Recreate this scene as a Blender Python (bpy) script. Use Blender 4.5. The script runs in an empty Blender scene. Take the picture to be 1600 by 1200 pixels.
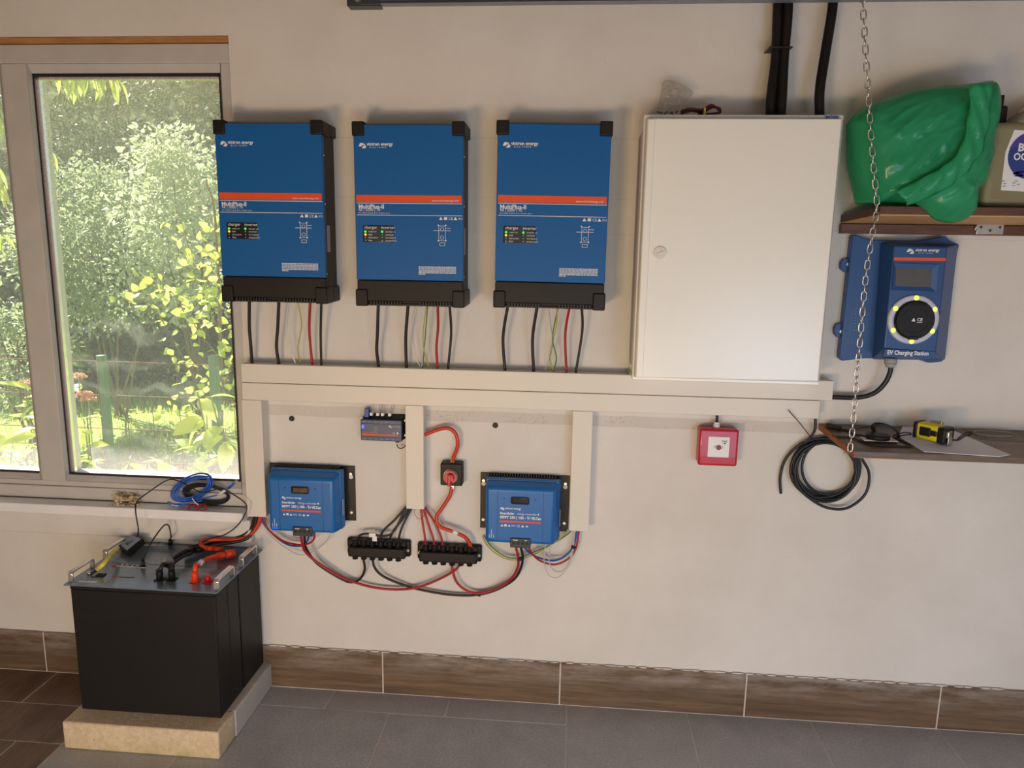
import bpy, bmesh, math, random
import numpy as np
from mathutils import Vector, Matrix, noise
random.seed(7); rng = np.random.default_rng(7)
S = bpy.context.scene; C = S.collection
PI = math.pi
# ------------------------------------------------ camera (world: x right, y into the wall, z up; wall at y=0, floor z=0)
F = 1150.0; YAW, PITCH, ROLL = -0.07997, 0.17781, 0.01653
CP = np.array([0.15116, -2.47619, 1.40585 + 0.23283])
def _rot():
    cy, sy, cp, sp = math.cos(YAW), math.sin(YAW), math.cos(PITCH), math.sin(PITCH)
    f = np.array([sy*cp, cy*cp, -sp]); r = np.array([cy, -sy, 0]); u = np.cross(r, f)
    c, s = math.cos(ROLL), math.sin(ROLL)
    return np.array([c*r+s*u, -s*r+c*u, f])
R3 = _rot()
cam = bpy.data.cameras.new('camera'); camo = bpy.data.objects.new('camera', cam); C.objects.link(camo)
cam.sensor_width = 36; cam.lens = F/1600*36; cam.clip_start = 0.02; cam.clip_end = 200
camo.matrix_world = Matrix.Translation(Vector(CP)) @ Matrix((R3[0], R3[1], -R3[2])).transposed().to_4x4()
S.camera = camo
def P(px, py, y=None, z=None, x=None):
    """surveyed photo point -> world point on the plane y=, z= or x="""
    d = R3.T @ np.array([(px-800)/F, -(py-600)/F, 1.0])
    if z is not None: t = (z-CP[2])/d[2]
    elif x is not None: t = (x-CP[0])/d[0]
    else: t = (y-CP[1])/d[1]
    return Vector(CP + t*d)
# ------------------------------------------------ light
S.view_settings.view_transform = 'Standard'; S.view_settings.look = 'None'
S.view_settings.gamma = 1; S.view_settings.use_curve_mapping = False
S.view_settings.exposure = 0.0
W = bpy.data.worlds.new('world'); S.world = W; W.use_nodes = True
wn = W.node_tree.nodes; wl = W.node_tree.links
sky = wn.new('ShaderNodeTexSky'); sky.sky_type = 'NISHITA'; sky.sun_disc = False
sky.sun_elevation = math.radians(48); sky.sun_rotation = math.radians(-60)
wn['Background'].inputs[1].default_value = 0.22
wl.new(sky.outputs[0], wn['Background'].inputs[0])
def lamp(name, kind, loc, to, energy, col, size=1, sy=None, spread=None):
    l = bpy.data.lights.new(name, kind); l.energy = energy; l.color = col
    o = bpy.data.objects.new(name, l); C.objects.link(o); o.location = loc
    o.rotation_euler = (Vector(to)-Vector(loc)).to_track_quat('-Z', 'Y').to_euler()
    if kind == 'AREA':
        l.shape = 'RECTANGLE'; l.size = size; l.size_y = sy or size
        if spread: l.spread = spread
    else: l.angle = size
    return o
# sun high over the garden, added unseen area lamps standing in for daylight from the garage doorway
lamp('sun', 'SUN', (-6, 5, 9), (-6+.6, 5-.42, 9-.72), 24.0, (1.0, .93, .76), math.radians(.6))
lamp('doorway_fill_warm', 'AREA', (-1.0, -3.3, .45), (-.3, 0, 1.0), 35, (1.0, .66, .38), .7, .4)
lamp('doorway_fill_mid', 'AREA', (.3, -3.5, .5), (.4, 0, 1.1), 20, (1.0, .87, .66), .9, .5)
lamp('doorway_fill_right', 'AREA', (1.6, -3.2, .5), (1.3, 0, .1), 11, (.50, .66, 1.0), 1.0, .8)
lamp('doorway_fill_cool', 'AREA', (1.9, -4.3, .85), (.9, 0, .2), 19, (.68, .78, 1.0), 1.3, .8)  # added lamp, also gives the glare on the cabinet door
# ------------------------------------------------ materials
MATS = {}
def rgb(h):
    v = [int(h[i:i+2], 16)/255 for i in (0, 2, 4)]
    return tuple((c/12.92 if c <= .04045 else ((c+.055)/1.055)**2.4) for c in v)
def mat(name, col, rough=.5, metal=0, var=.08, vs=30, bump=0, bs=200, spec=.5, emit=0, trans=0, coat=0):
    if name in MATS: return MATS[name]
    if isinstance(col, str): col = rgb(col)
    m = bpy.data.materials.new(name); m.use_nodes = True; MATS[name] = m
    n, l = m.node_tree.nodes, m.node_tree.links; b = n['Principled BSDF']
    b.inputs['Roughness'].default_value = rough; b.inputs['Metallic'].default_value = metal
    b.inputs['Specular IOR Level'].default_value = spec; b.inputs['Coat Weight'].default_value = coat
    b.inputs['Transmission Weight'].default_value = trans
    tc = n.new('ShaderNodeTexCoord'); nz = n.new('ShaderNodeTexNoise'); nz.inputs['Scale'].default_value = vs
    nz.inputs['Detail'].default_value = 4
    l.new(tc.outputs['Object'], nz.inputs['Vector'])
    r = n.new('ShaderNodeValToRGB'); r.color_ramp.elements[0].position = .3; r.color_ramp.elements[1].position = .7
    r.color_ramp.elements[0].color = (*[c*(1-var) for c in col], 1); r.color_ramp.elements[1].color = (*[min(1, c*(1+var)) for c in col], 1)
    l.new(nz.outputs['Fac'], r.inputs[0]); l.new(r.outputs[0], b.inputs['Base Color'])
    if bump:
        z2 = n.new('ShaderNodeTexNoise'); z2.inputs['Scale'].default_value = bs; z2.inputs['Detail'].default_value = 5
        l.new(tc.outputs['Object'], z2.inputs['Vector'])
        bp = n.new('ShaderNodeBump'); bp.inputs['Strength'].default_value = bump; bp.inputs['Distance'].default_value = .002
        l.new(z2.outputs['Fac'], bp.inputs['Height']); l.new(bp.outputs[0], b.inputs['Normal'])
    if emit:
        b.inputs['Emission Color'].default_value = (*col, 1); b.inputs['Emission Strength'].default_value = emit
    return m
def nd(m, t, **kw):
    x = m.node_tree.nodes.new(t)
    for k, v in kw.items():
        if k in x.inputs.keys(): x.inputs[k].default_value = v
        else: setattr(x, k, v)
    return x
def coords(m, scale=(1, 1, 1), loc=(0, 0, 0), rot=(0, 0, 0), out='Object'):
    tc = nd(m, 'ShaderNodeTexCoord'); mp = nd(m, 'ShaderNodeMapping')
    mp.inputs['Scale'].default_value = scale; mp.inputs['Location'].default_value = loc; mp.inputs['Rotation'].default_value = rot
    m.node_tree.links.new(tc.outputs[out], mp.inputs[0]); return mp.outputs[0]
def mixc(m, fac, a, b, mode='MIX'):
    x = nd(m, 'ShaderNodeMix', data_type='RGBA', blend_type=mode)
    L = m.node_tree.links
    if hasattr(fac, 'node'): L.new(fac, x.inputs['Factor'])
    else: x.inputs['Factor'].default_value = fac
    for s, v in ((6, a), (7, b)):
        if hasattr(v, 'node'): L.new(v, x.inputs[s])
        else: x.inputs[s].default_value = (*v, 1)
    return x.outputs[2]
def noise_n(m, vec, scale, detail=4, rough=.5, lo=.4, hi=.6):
    z = nd(m, 'ShaderNodeTexNoise', Scale=scale, Detail=detail, Roughness=rough); m.node_tree.links.new(vec, z.inputs['Vector'])
    mr = nd(m, 'ShaderNodeMapRange'); mr.inputs[1].default_value = lo; mr.inputs[2].default_value = hi
    m.node_tree.links.new(z.outputs['Fac'], mr.inputs[0]); return mr.outputs[0], z.outputs['Fac']
def mathn(m, op, a, b=None, clamp=False):
    x = nd(m, 'ShaderNodeMath', operation=op, use_clamp=clamp)
    for i, v in enumerate((a, b)):
        if v is None: continue
        if hasattr(v, 'node'): m.node_tree.links.new(v, x.inputs[i])
        else: x.inputs[i].default_value = v
    return x.outputs[0]
def plaster():
    m = mat('plaster_paint', (.70, .66, .61), .85, var=.03, vs=3)
    n, l = m.node_tree.nodes, m.node_tree.links; b = n['Principled BSDF']
    v = coords(m)
    base, _ = noise_n(m, v, 2.2, 5, .6, .35, .65)
    c = mixc(m, base, (.66, .62, .57), (.735, .70, .655))
    sp, _ = noise_n(m, v, 55, 3, .6, .70, .76)
    c = mixc(m, mathn(m, 'MULTIPLY', sp, .35), c, (.30, .26, .22))
    # old scraped strip below the cable ducts
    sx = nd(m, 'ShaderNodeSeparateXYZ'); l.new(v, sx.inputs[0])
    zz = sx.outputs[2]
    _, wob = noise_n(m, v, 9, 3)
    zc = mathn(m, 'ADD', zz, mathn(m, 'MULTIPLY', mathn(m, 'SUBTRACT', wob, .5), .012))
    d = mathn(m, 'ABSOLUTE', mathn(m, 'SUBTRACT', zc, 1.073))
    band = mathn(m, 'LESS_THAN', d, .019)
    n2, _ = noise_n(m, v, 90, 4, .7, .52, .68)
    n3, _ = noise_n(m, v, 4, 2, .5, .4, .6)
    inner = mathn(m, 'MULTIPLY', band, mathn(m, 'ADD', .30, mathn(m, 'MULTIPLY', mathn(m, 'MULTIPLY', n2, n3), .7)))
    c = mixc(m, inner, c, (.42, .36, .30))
    for z0, w, f in ((2.0, .0018, .22), (1.81, .0012, .18), (1.70, .0012, .18)):
        ln = mathn(m, 'LESS_THAN', mathn(m, 'ABSOLUTE', mathn(m, 'SUBTRACT', zc, z0)), w)
        c = mixc(m, mathn(m, 'MULTIPLY', ln, f), c, (.40, .36, .32))
    l.new(c, b.inputs['Base Color'])
    z1 = nd(m, 'ShaderNodeTexNoise', Scale=16, Detail=8, Roughness=.65); l.new(v, z1.inputs['Vector'])
    bp = nd(m, 'ShaderNodeBump', Strength=.35, Distance=.006); l.new(z1.outputs['Fac'], bp.inputs['Height'])
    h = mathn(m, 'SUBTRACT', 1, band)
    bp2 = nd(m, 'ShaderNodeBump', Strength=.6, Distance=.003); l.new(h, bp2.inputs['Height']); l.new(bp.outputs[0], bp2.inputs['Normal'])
    l.new(bp2.outputs[0], b.inputs['Normal'])
    return m
def wood(name, a, b_, scale=(2, 30, 30), rough=.5, smear=False, knots=True, bump=.3):
    m = mat(name, a, rough); n, l = m.node_tree.nodes, m.node_tree.links; b = n['Principled BSDF']
    oi = nd(m, 'ShaderNodeObjectInfo'); v0 = coords(m, scale)
    ad = nd(m, 'ShaderNodeVectorMath', operation='ADD'); l.new(v0, ad.inputs[0])
    mu = nd(m, 'ShaderNodeVectorMath', operation='SCALE'); l.new(oi.outputs['Random'], mu.inputs['Scale']); mu.inputs[0].default_value = (37, 11, 23)
    l.new(mu.outputs[0], ad.inputs[1]); v = ad.outputs[0]
    f1, r1 = noise_n(m, v, 1.2, 9, .68, .36, .64)
    f2, _ = noise_n(m, v, 5.0, 6, .7, .45, .62)
    c = mixc(m, f1, a, b_)
    c = mixc(m, mathn(m, 'MULTIPLY', f2, .45), c, tuple(x*.35 for x in a))
    if smear:
        vv = coords(m, (1, 1, 1)); sx = nd(m, 'ShaderNodeSeparateXYZ'); l.new(vv, sx.inputs[0])
        s1, _ = noise_n(m, coords(m, (3, 8, 14)), 1.6, 5, .7, .42, .7)
        hz = nd(m, 'ShaderNodeMapRange'); hz.inputs[1].default_value = .06; hz.inputs[2].default_value = .16; l.new(sx.outputs[2], hz.inputs[0])
        c = mixc(m, mathn(m, 'MULTIPLY', mathn(m, 'MULTIPLY', s1, hz.outputs[0]), .6), c, (.50, .46, .42))
    l.new(c, b.inputs['Base Color'])
    bp = nd(m, 'ShaderNodeBump', Strength=bump, Distance=.002); l.new(r1, bp.inputs['Height']); l.new(bp.outputs[0], b.inputs['Normal'])
    return m
def stone_tile():
    m = mat('slate_tile', (.16, .15, .15), .5); n, l = m.node_tree.nodes, m.node_tree.links; b = n['Principled BSDF']
    v = coords(m); oi = nd(m, 'ShaderNodeObjectInfo')
    f1, _ = noise_n(m, v, 6, 8, .65, .35, .65); f2, _ = noise_n(m, v, 120, 5, .7, .4, .65)
    c = mixc(m, f1, (.40, .41, .44), (.50, .50, .53)); c = mixc(m, mathn(m, 'MULTIPLY', f2, .40), c, (.13, .125, .13))
    c = mixc(m, mathn(m, 'MULTIPLY', oi.outputs['Random'], .35), c, (.46, .44, .43))
    l.new(c, b.inputs['Base Color']); b.inputs['Roughness'].default_value = .5
    z = nd(m, 'ShaderNodeTexNoise', Scale=90, Detail=8, Roughness=.7); l.new(v, z.inputs['Vector'])
    bp = nd(m, 'ShaderNodeBump', Strength=.5, Distance=.002); l.new(z.outputs['Fac'], bp.inputs['Height']); l.new(bp.outputs[0], b.inputs['Normal'])
    return m
def glass_dirty():
    m = bpy.data.materials.new('dirty_window_glass'); m.use_nodes = True; n, l = m.node_tree.nodes, m.node_tree.links
    n.remove(n['Principled BSDF']); out = n['Material Output']
    tr = nd(m, 'ShaderNodeBsdfTransparent'); gl = nd(m, 'ShaderNodeBsdfGlossy', Roughness=.02); fr = nd(m, 'ShaderNodeFresnel', IOR=1.35)
    mx = nd(m, 'ShaderNodeMixShader'); l.new(fr.outputs[0], mx.inputs[0]); l.new(tr.outputs[0], mx.inputs[1]); l.new(gl.outputs[0], mx.inputs[2])
    tl = nd(m, 'ShaderNodeBsdfTranslucent'); tl.inputs[0].default_value = (.98, .88, 1, 1)
    v = coords(m)
    _, fine = noise_n(m, v, 160, 3, .7); fm = nd(m, 'ShaderNodeMapRange'); fm.inputs[1].default_value = .52; fm.inputs[2].default_value = .72; l.new(fine, fm.inputs[0])
    big, _ = noise_n(m, v, 2.4, 4, .6, .48, .72)
    wv = nd(m, 'ShaderNodeTexWave', Scale=2.2, Distortion=16.0, Detail=5.0); wv.wave_type = 'RINGS'; l.new(coords(m, (1, 1, 1), (1.5, 0, -1.0)), wv.inputs[0])
    sw = nd(m, 'ShaderNodeMapRange'); sw.inputs[1].default_value = .7; sw.inputs[2].default_value = 1.0; l.new(wv.outputs['Fac'], sw.inputs[0])
    sx = nd(m, 'ShaderNodeSeparateXYZ'); l.new(v, sx.inputs[0])
    top = nd(m, 'ShaderNodeMapRange'); top.inputs[1].default_value = 1.55; top.inputs[2].default_value = 2.2; l.new(sx.outputs[2], top.inputs[0])
    bt = nd(m, 'ShaderNodeMapRange'); bt.inputs[1].default_value = 1.0; bt.inputs[2].default_value = .79; l.new(sx.outputs[2], bt.inputs[0])
    f = mathn(m, 'ADD', .12, mathn(m, 'MULTIPLY', top.outputs[0], .15))
    f = mathn(m, 'ADD', f, mathn(m, 'MULTIPLY', mathn(m, 'MULTIPLY', fm.outputs[0], top.outputs[0]), .55))
    f = mathn(m, 'ADD', f, mathn(m, 'MULTIPLY', mathn(m, 'MULTIPLY', sw.outputs[0], big), .22))
    f = mathn(m, 'ADD', f, mathn(m, 'MULTIPLY', mathn(m, 'MULTIPLY', fm.outputs[0], bt.outputs[0]), .15), True)
    m2 = nd(m, 'ShaderNodeMixShader'); l.new(f, m2.inputs[0]); l.new(mx.outputs[0], m2.inputs[1]); l.new(tl.outputs[0], m2.inputs[2])
    l.new(m2.outputs[0], out.inputs[0]); return m
TRC = (.62, .66, .16)
def leafmat(name, c1, c2, tr=.5, rough=.45):
    m = bpy.data.materials.new(name); m.use_nodes = True; n, l = m.node_tree.nodes, m.node_tree.links; MATS[name] = m
    b = n['Principled BSDF']; b.inputs['Roughness'].default_value = rough; out = n['Material Output']
    geo = nd(m, 'ShaderNodeNewGeometry'); oi = nd(m, 'ShaderNodeObjectInfo')
    r = mathn(m, 'FRACT', mathn(m, 'ADD', geo.outputs['Random Per Island'], oi.outputs['Random']))
    if isinstance(c1, str): c1 = rgb(c1)
    if isinstance(c2, str): c2 = rgb(c2)
    c = mixc(m, r, c1, c2); l.new(c, b.inputs['Base Color'])
    t = nd(m, 'ShaderNodeBsdfTranslucent'); ct = mixc(m, .35, c, TRC); l.new(ct, t.inputs[0])
    mx = nd(m, 'ShaderNodeMixShader'); mx.inputs[0].default_value = tr
    l.new(b.outputs[0], mx.inputs[1]); l.new(t.outputs[0], mx.inputs[2]); l.new(mx.outputs[0], out.inputs[0]); return m
M = dict(
 wall=plaster(),
 ceil=mat('ceiling_paint', (.30, .25, .21), .9, bump=.2, bs=60),
 duct=mat('ivory_pvc', (.70, .655, .58), .42, var=.015, vs=4),
 pvc=mat('window_pvc', (.52, .49, .46), .45, var=.05, vs=12, bump=.08, bs=80),
 sill=mat('painted_sill', (.82, .80, .80), .5, var=.05, vs=10, bump=.25, bs=60),
 gasket=mat('black_gasket', (.012, .012, .012), .6),
 woodtrim=wood('raw_wood', rgb('c08a50'), rgb('a87440'), (2, 20, 20), .7),
 skirt=wood('oak_look_ceramic', (.215, .135, .078), (.105, .068, .042), (1.6, 8, 38), .42, smear=True),
 plank=wood('brown_plank_ceramic', rgb('84695a'), rgb('614a3c'), (10, 3, 10), .4),
 grout=mat('pale_grout', (.60, .56, .50), .9, bump=.3),
 tile=stone_tile(),
 blue=mat('inverter_blue', (.004, .105, .34), .45, var=.02, vs=200, bump=.06, bs=900, spec=.3),
 blue2=mat('controller_blue', (.005, .13, .42), .36, var=.03, vs=20, bump=.05, bs=700),
 navy=mat('charger_blue', rgb('204a80'), .38, var=.04, vs=10, bump=.12, bs=700),
 slateblue=mat('gateway_blue', rgb('34496c'), .4, var=.04),
 black=mat('black_plastic', (.010, .008, .0075), .48, var=.1, vs=20, bump=.08, bs=500, spec=.3),
 blackm=mat('black_cable_sheath', (.010, .010, .011), .45, var=.1),
 greyblk=mat('dark_grey_metal', (.050, .055, .065), .35, var=.05, metal=.3),
 fin=mat('black_heatsink', (.02, .017, .015), .5, metal=.2),
 white=mat('white_print', (.78, .78, .80), .5, var=.02),
 orange=mat('orange_stripe', rgb('e2501e'), .45, var=.03),
 cabinet=mat('cabinet_enamel', (.83, .81, .74), .26, var=.01, vs=3, bump=.12, bs=350, spec=.7),
 chrome=mat('steel', (.62, .60, .57), .28, metal=1, var=.06),
 zinc=mat('zinc_bar', (.26, .31, .37), .45, metal=.5, var=.1, vs=12),
 red=mat('red_cable_sheath', rgb('a31420'), .4), redp=mat('red_plastic', rgb('b80f22'), .32, coat=.3),
 orangec=mat('orange_cable_sheath', rgb('c23a16'), .42), orangep=mat('orange_connector', rgb('e8441c'), .4),
 yg=mat('yellow_wire', rgb('a9a83a'), .4), yellow=mat('yellow_sheath', rgb('d8c850'), .45),
 greenw=mat('green_wire_stripe', rgb('3f7a2a'), .4),
 whitew=mat('white_wire', (.68, .66, .63), .45), greyw2=mat('pale_grey_wire', (.50, .49, .48), .45), greyw=mat('grey_wire', (.35, .34, .34), .5),
 bluew=mat('blue_wire', rgb('18479a'), .4), ether=mat('blue_ethernet', rgb('2a62c0'), .4),
 darkred=mat('maroon_wire', rgb('4a0c1c'), .5),
 lcd=mat('lcd_glass', (.018, .018, .02), .12), lcd2=mat('screen_glass_amber', rgb('5c4a2c'), .18, var=.3, vs=40),
 lcd3=mat('screen_grey', (.085, .085, .09), .2),
 ring=mat('frosted_ring', (.55, .58, .70), .35), led_y=mat('led_yellow', rgb('dce860'), .3, emit=1.0),
 led_g=mat('led_green', rgb('30e850'), .3, emit=1.2), led_o=mat('led_orange', rgb('ffa018'), .3, emit=2.0), led_off=mat('led_clear', (.5, .55, .5), .3),
 led_b=mat('led_blue', rgb('2a50ff'), .3, emit=2.0),
 battery=mat('battery_black', (.011, .010, .011), .5, var=.06, vs=8, bump=.06, bs=800, spec=.3),
 bpanel=mat('battery_panel_sky_tint', (.24, .31, .40), .24, metal=.55, var=.05, bump=.04, bs=600),  # bluish tone stands in for sky light reflected on the panel
 alu=mat('brushed_aluminium', (.80, .76, .72), .28, metal=.9, var=.05),
 concrete=mat('aerated_concrete', rgb('cdb99a'), .92, var=.07, vs=14, bump=.8, bs=160),
 paper=mat('paper', (.80, .80, .90), .7, var=.02), label=mat('white_label', (.80, .80, .80), .5, var=.02),
 shelfw=wood('walnut_board', rgb('6a4630'), rgb('4a2e1e'), (3, 24, 24), .45), shelfedge=wood('raw_board_edge', rgb('a8683a'), rgb('8a5028'), (14, 5, 20), .6),
 shelftop=wood('grey_brown_board', rgb('7c6856'), rgb('624e40'), (3, 22, 22), .35), shelfund=mat('board_underside', rgb('c39a6c'), .6, var=.08, vs=12),
 yel=mat('tape_yellow', rgb('d8d01c'), .4), purple=mat('purple_print', rgb('4a3a98'), .5), navyp=mat('navy_print', rgb('243c86'), .5),
 foam=mat('dried_foam', rgb('c8b48e'), .95, var=.2, vs=60, bump=1.0, bs=90),
 flesh=mat('pink_sign', rgb('d84858'), .5),
)
def concrete_moss():
    m = M['concrete']; n, l = m.node_tree.nodes, m.node_tree.links; b = n['Principled BSDF']; v = coords(m)
    sx = nd(m, 'ShaderNodeSeparateXYZ'); l.new(v, sx.inputs[0])
    h = nd(m, 'ShaderNodeMapRange'); h.inputs[1].default_value = .055; h.inputs[2].default_value = -.01; l.new(sx.outputs[2], h.inputs[0])
    f, _ = noise_n(m, v, 9, 4, .6, .35, .6); g, _ = noise_n(m, v, 60, 5, .7, .35, .65); hole, _ = noise_n(m, v, 140, 2, .5, .70, .74)
    c = mixc(m, g, rgb('c6b193'), rgb('dcc9ab')); c = mixc(m, mathn(m, 'MULTIPLY', mathn(m, 'MULTIPLY', f, h.outputs[0]), .7), c, rgb('9a9a48'))
    c = mixc(m, mathn(m, 'MULTIPLY', hole, .6), c, rgb('6a5a44')); l.new(c, b.inputs['Base Color'])
concrete_moss()
GLASS = glass_dirty()
def translucent_plastic(name, col, alpha, rough=.25, tw=.5, crinkle=False):
    m = bpy.data.materials.new(name); m.use_nodes = True; n, l = m.node_tree.nodes, m.node_tree.links
    b = n['Principled BSDF']; b.inputs['Base Color'].default_value = (*col, 1); b.inputs['Roughness'].default_value = rough
    out = n['Material Output']; t = nd(m, 'ShaderNodeBsdfTranslucent'); t.inputs[0].default_value = (*col, 1)
    mx = nd(m, 'ShaderNodeMixShader'); mx.inputs[0].default_value = tw; l.new(b.outputs[0], mx.inputs[1]); l.new(t.outputs[0], mx.inputs[2])
    tp = nd(m, 'ShaderNodeBsdfTransparent'); tp.inputs[0].default_value = (*[min(1, .4+c*.6) for c in col], 1)
    m2 = nd(m, 'ShaderNodeMixShader'); f, _ = noise_n(m, coords(m), 9, 3, .5, .35, .65)
    l.new(mathn(m, 'ADD', alpha, mathn(m, 'MULTIPLY', f, .08)), m2.inputs[0]); l.new(tp.outputs[0], m2.inputs[1]); l.new(mx.outputs[0], m2.inputs[2])
    l.new(m2.outputs[0], out.inputs[0])
    nz = nd(m, 'ShaderNodeTexNoise', Scale=14, Detail=4, Distortion=.6); nz.noise_type = 'RIDGED_MULTIFRACTAL' if crinkle else 'FBM'; l.new(coords(m, (1, 1, .6), rot=(0, .6, 0)), nz.inputs['Vector'])
    bp = nd(m, 'ShaderNodeBump', Strength=.8 if crinkle else .3, Distance=.007 if crinkle else .004); l.new(nz.outputs['Fac'], bp.inputs['Height']); l.new(bp.outputs[0], b.inputs['Normal'])
    return m
M['bag'] = translucent_plastic('green_bag_film', (.05, .52, .24), .70, .2, .35, True)
def film(name):
    m = bpy.data.materials.new(name); m.use_nodes = True; n, l = m.node_tree.nodes, m.node_tree.links; n.remove(n['Principled BSDF'])
    tp = nd(m, 'ShaderNodeBsdfTransparent'); tp.inputs[0].default_value = (.93, .92, .90, 1); g = nd(m, 'ShaderNodeBsdfGlossy', Roughness=.12); d = nd(m, 'ShaderNodeBsdfTranslucent'); d.inputs[0].default_value = (.85, .82, .78, 1)
    z = nd(m, 'ShaderNodeTexNoise', Scale=70, Detail=5, Distortion=2.5); l.new(coords(m), z.inputs['Vector'])
    bp = nd(m, 'ShaderNodeBump', Strength=1.0, Distance=.008); l.new(z.outputs['Fac'], bp.inputs['Height']); l.new(bp.outputs[0], g.inputs['Normal'])
    a = nd(m, 'ShaderNodeMixShader'); a.inputs[0].default_value = .20; l.new(tp.outputs[0], a.inputs[1]); l.new(g.outputs[0], a.inputs[2])
    b_ = nd(m, 'ShaderNodeMixShader'); f, _ = noise_n(m, coords(m), 60, 4, .6, .45, .62); l.new(mathn(m, 'MULTIPLY', f, .18), b_.inputs[0]); l.new(a.outputs[0], b_.inputs[1]); l.new(d.outputs[0], b_.inputs[2])
    l.new(b_.outputs[0], n['Material Output'].inputs[0]); return m
M['clearbag'] = film('clear_bag_film_'); _old = translucent_plastic('clear_bag_film', (.75, .72, .66), .16, .12, .3)
M['jug'] = translucent_plastic('milky_green_jug', rgb('b4ac88'), .90, .4, .4)
M['jugcap'] = translucent_plastic('milky_handle', rgb('c8c0b0'), .85, .4, .4)
M['clearfilm'] = translucent_plastic('clear_film', (.75, .72, .66), .30, .15)
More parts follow.
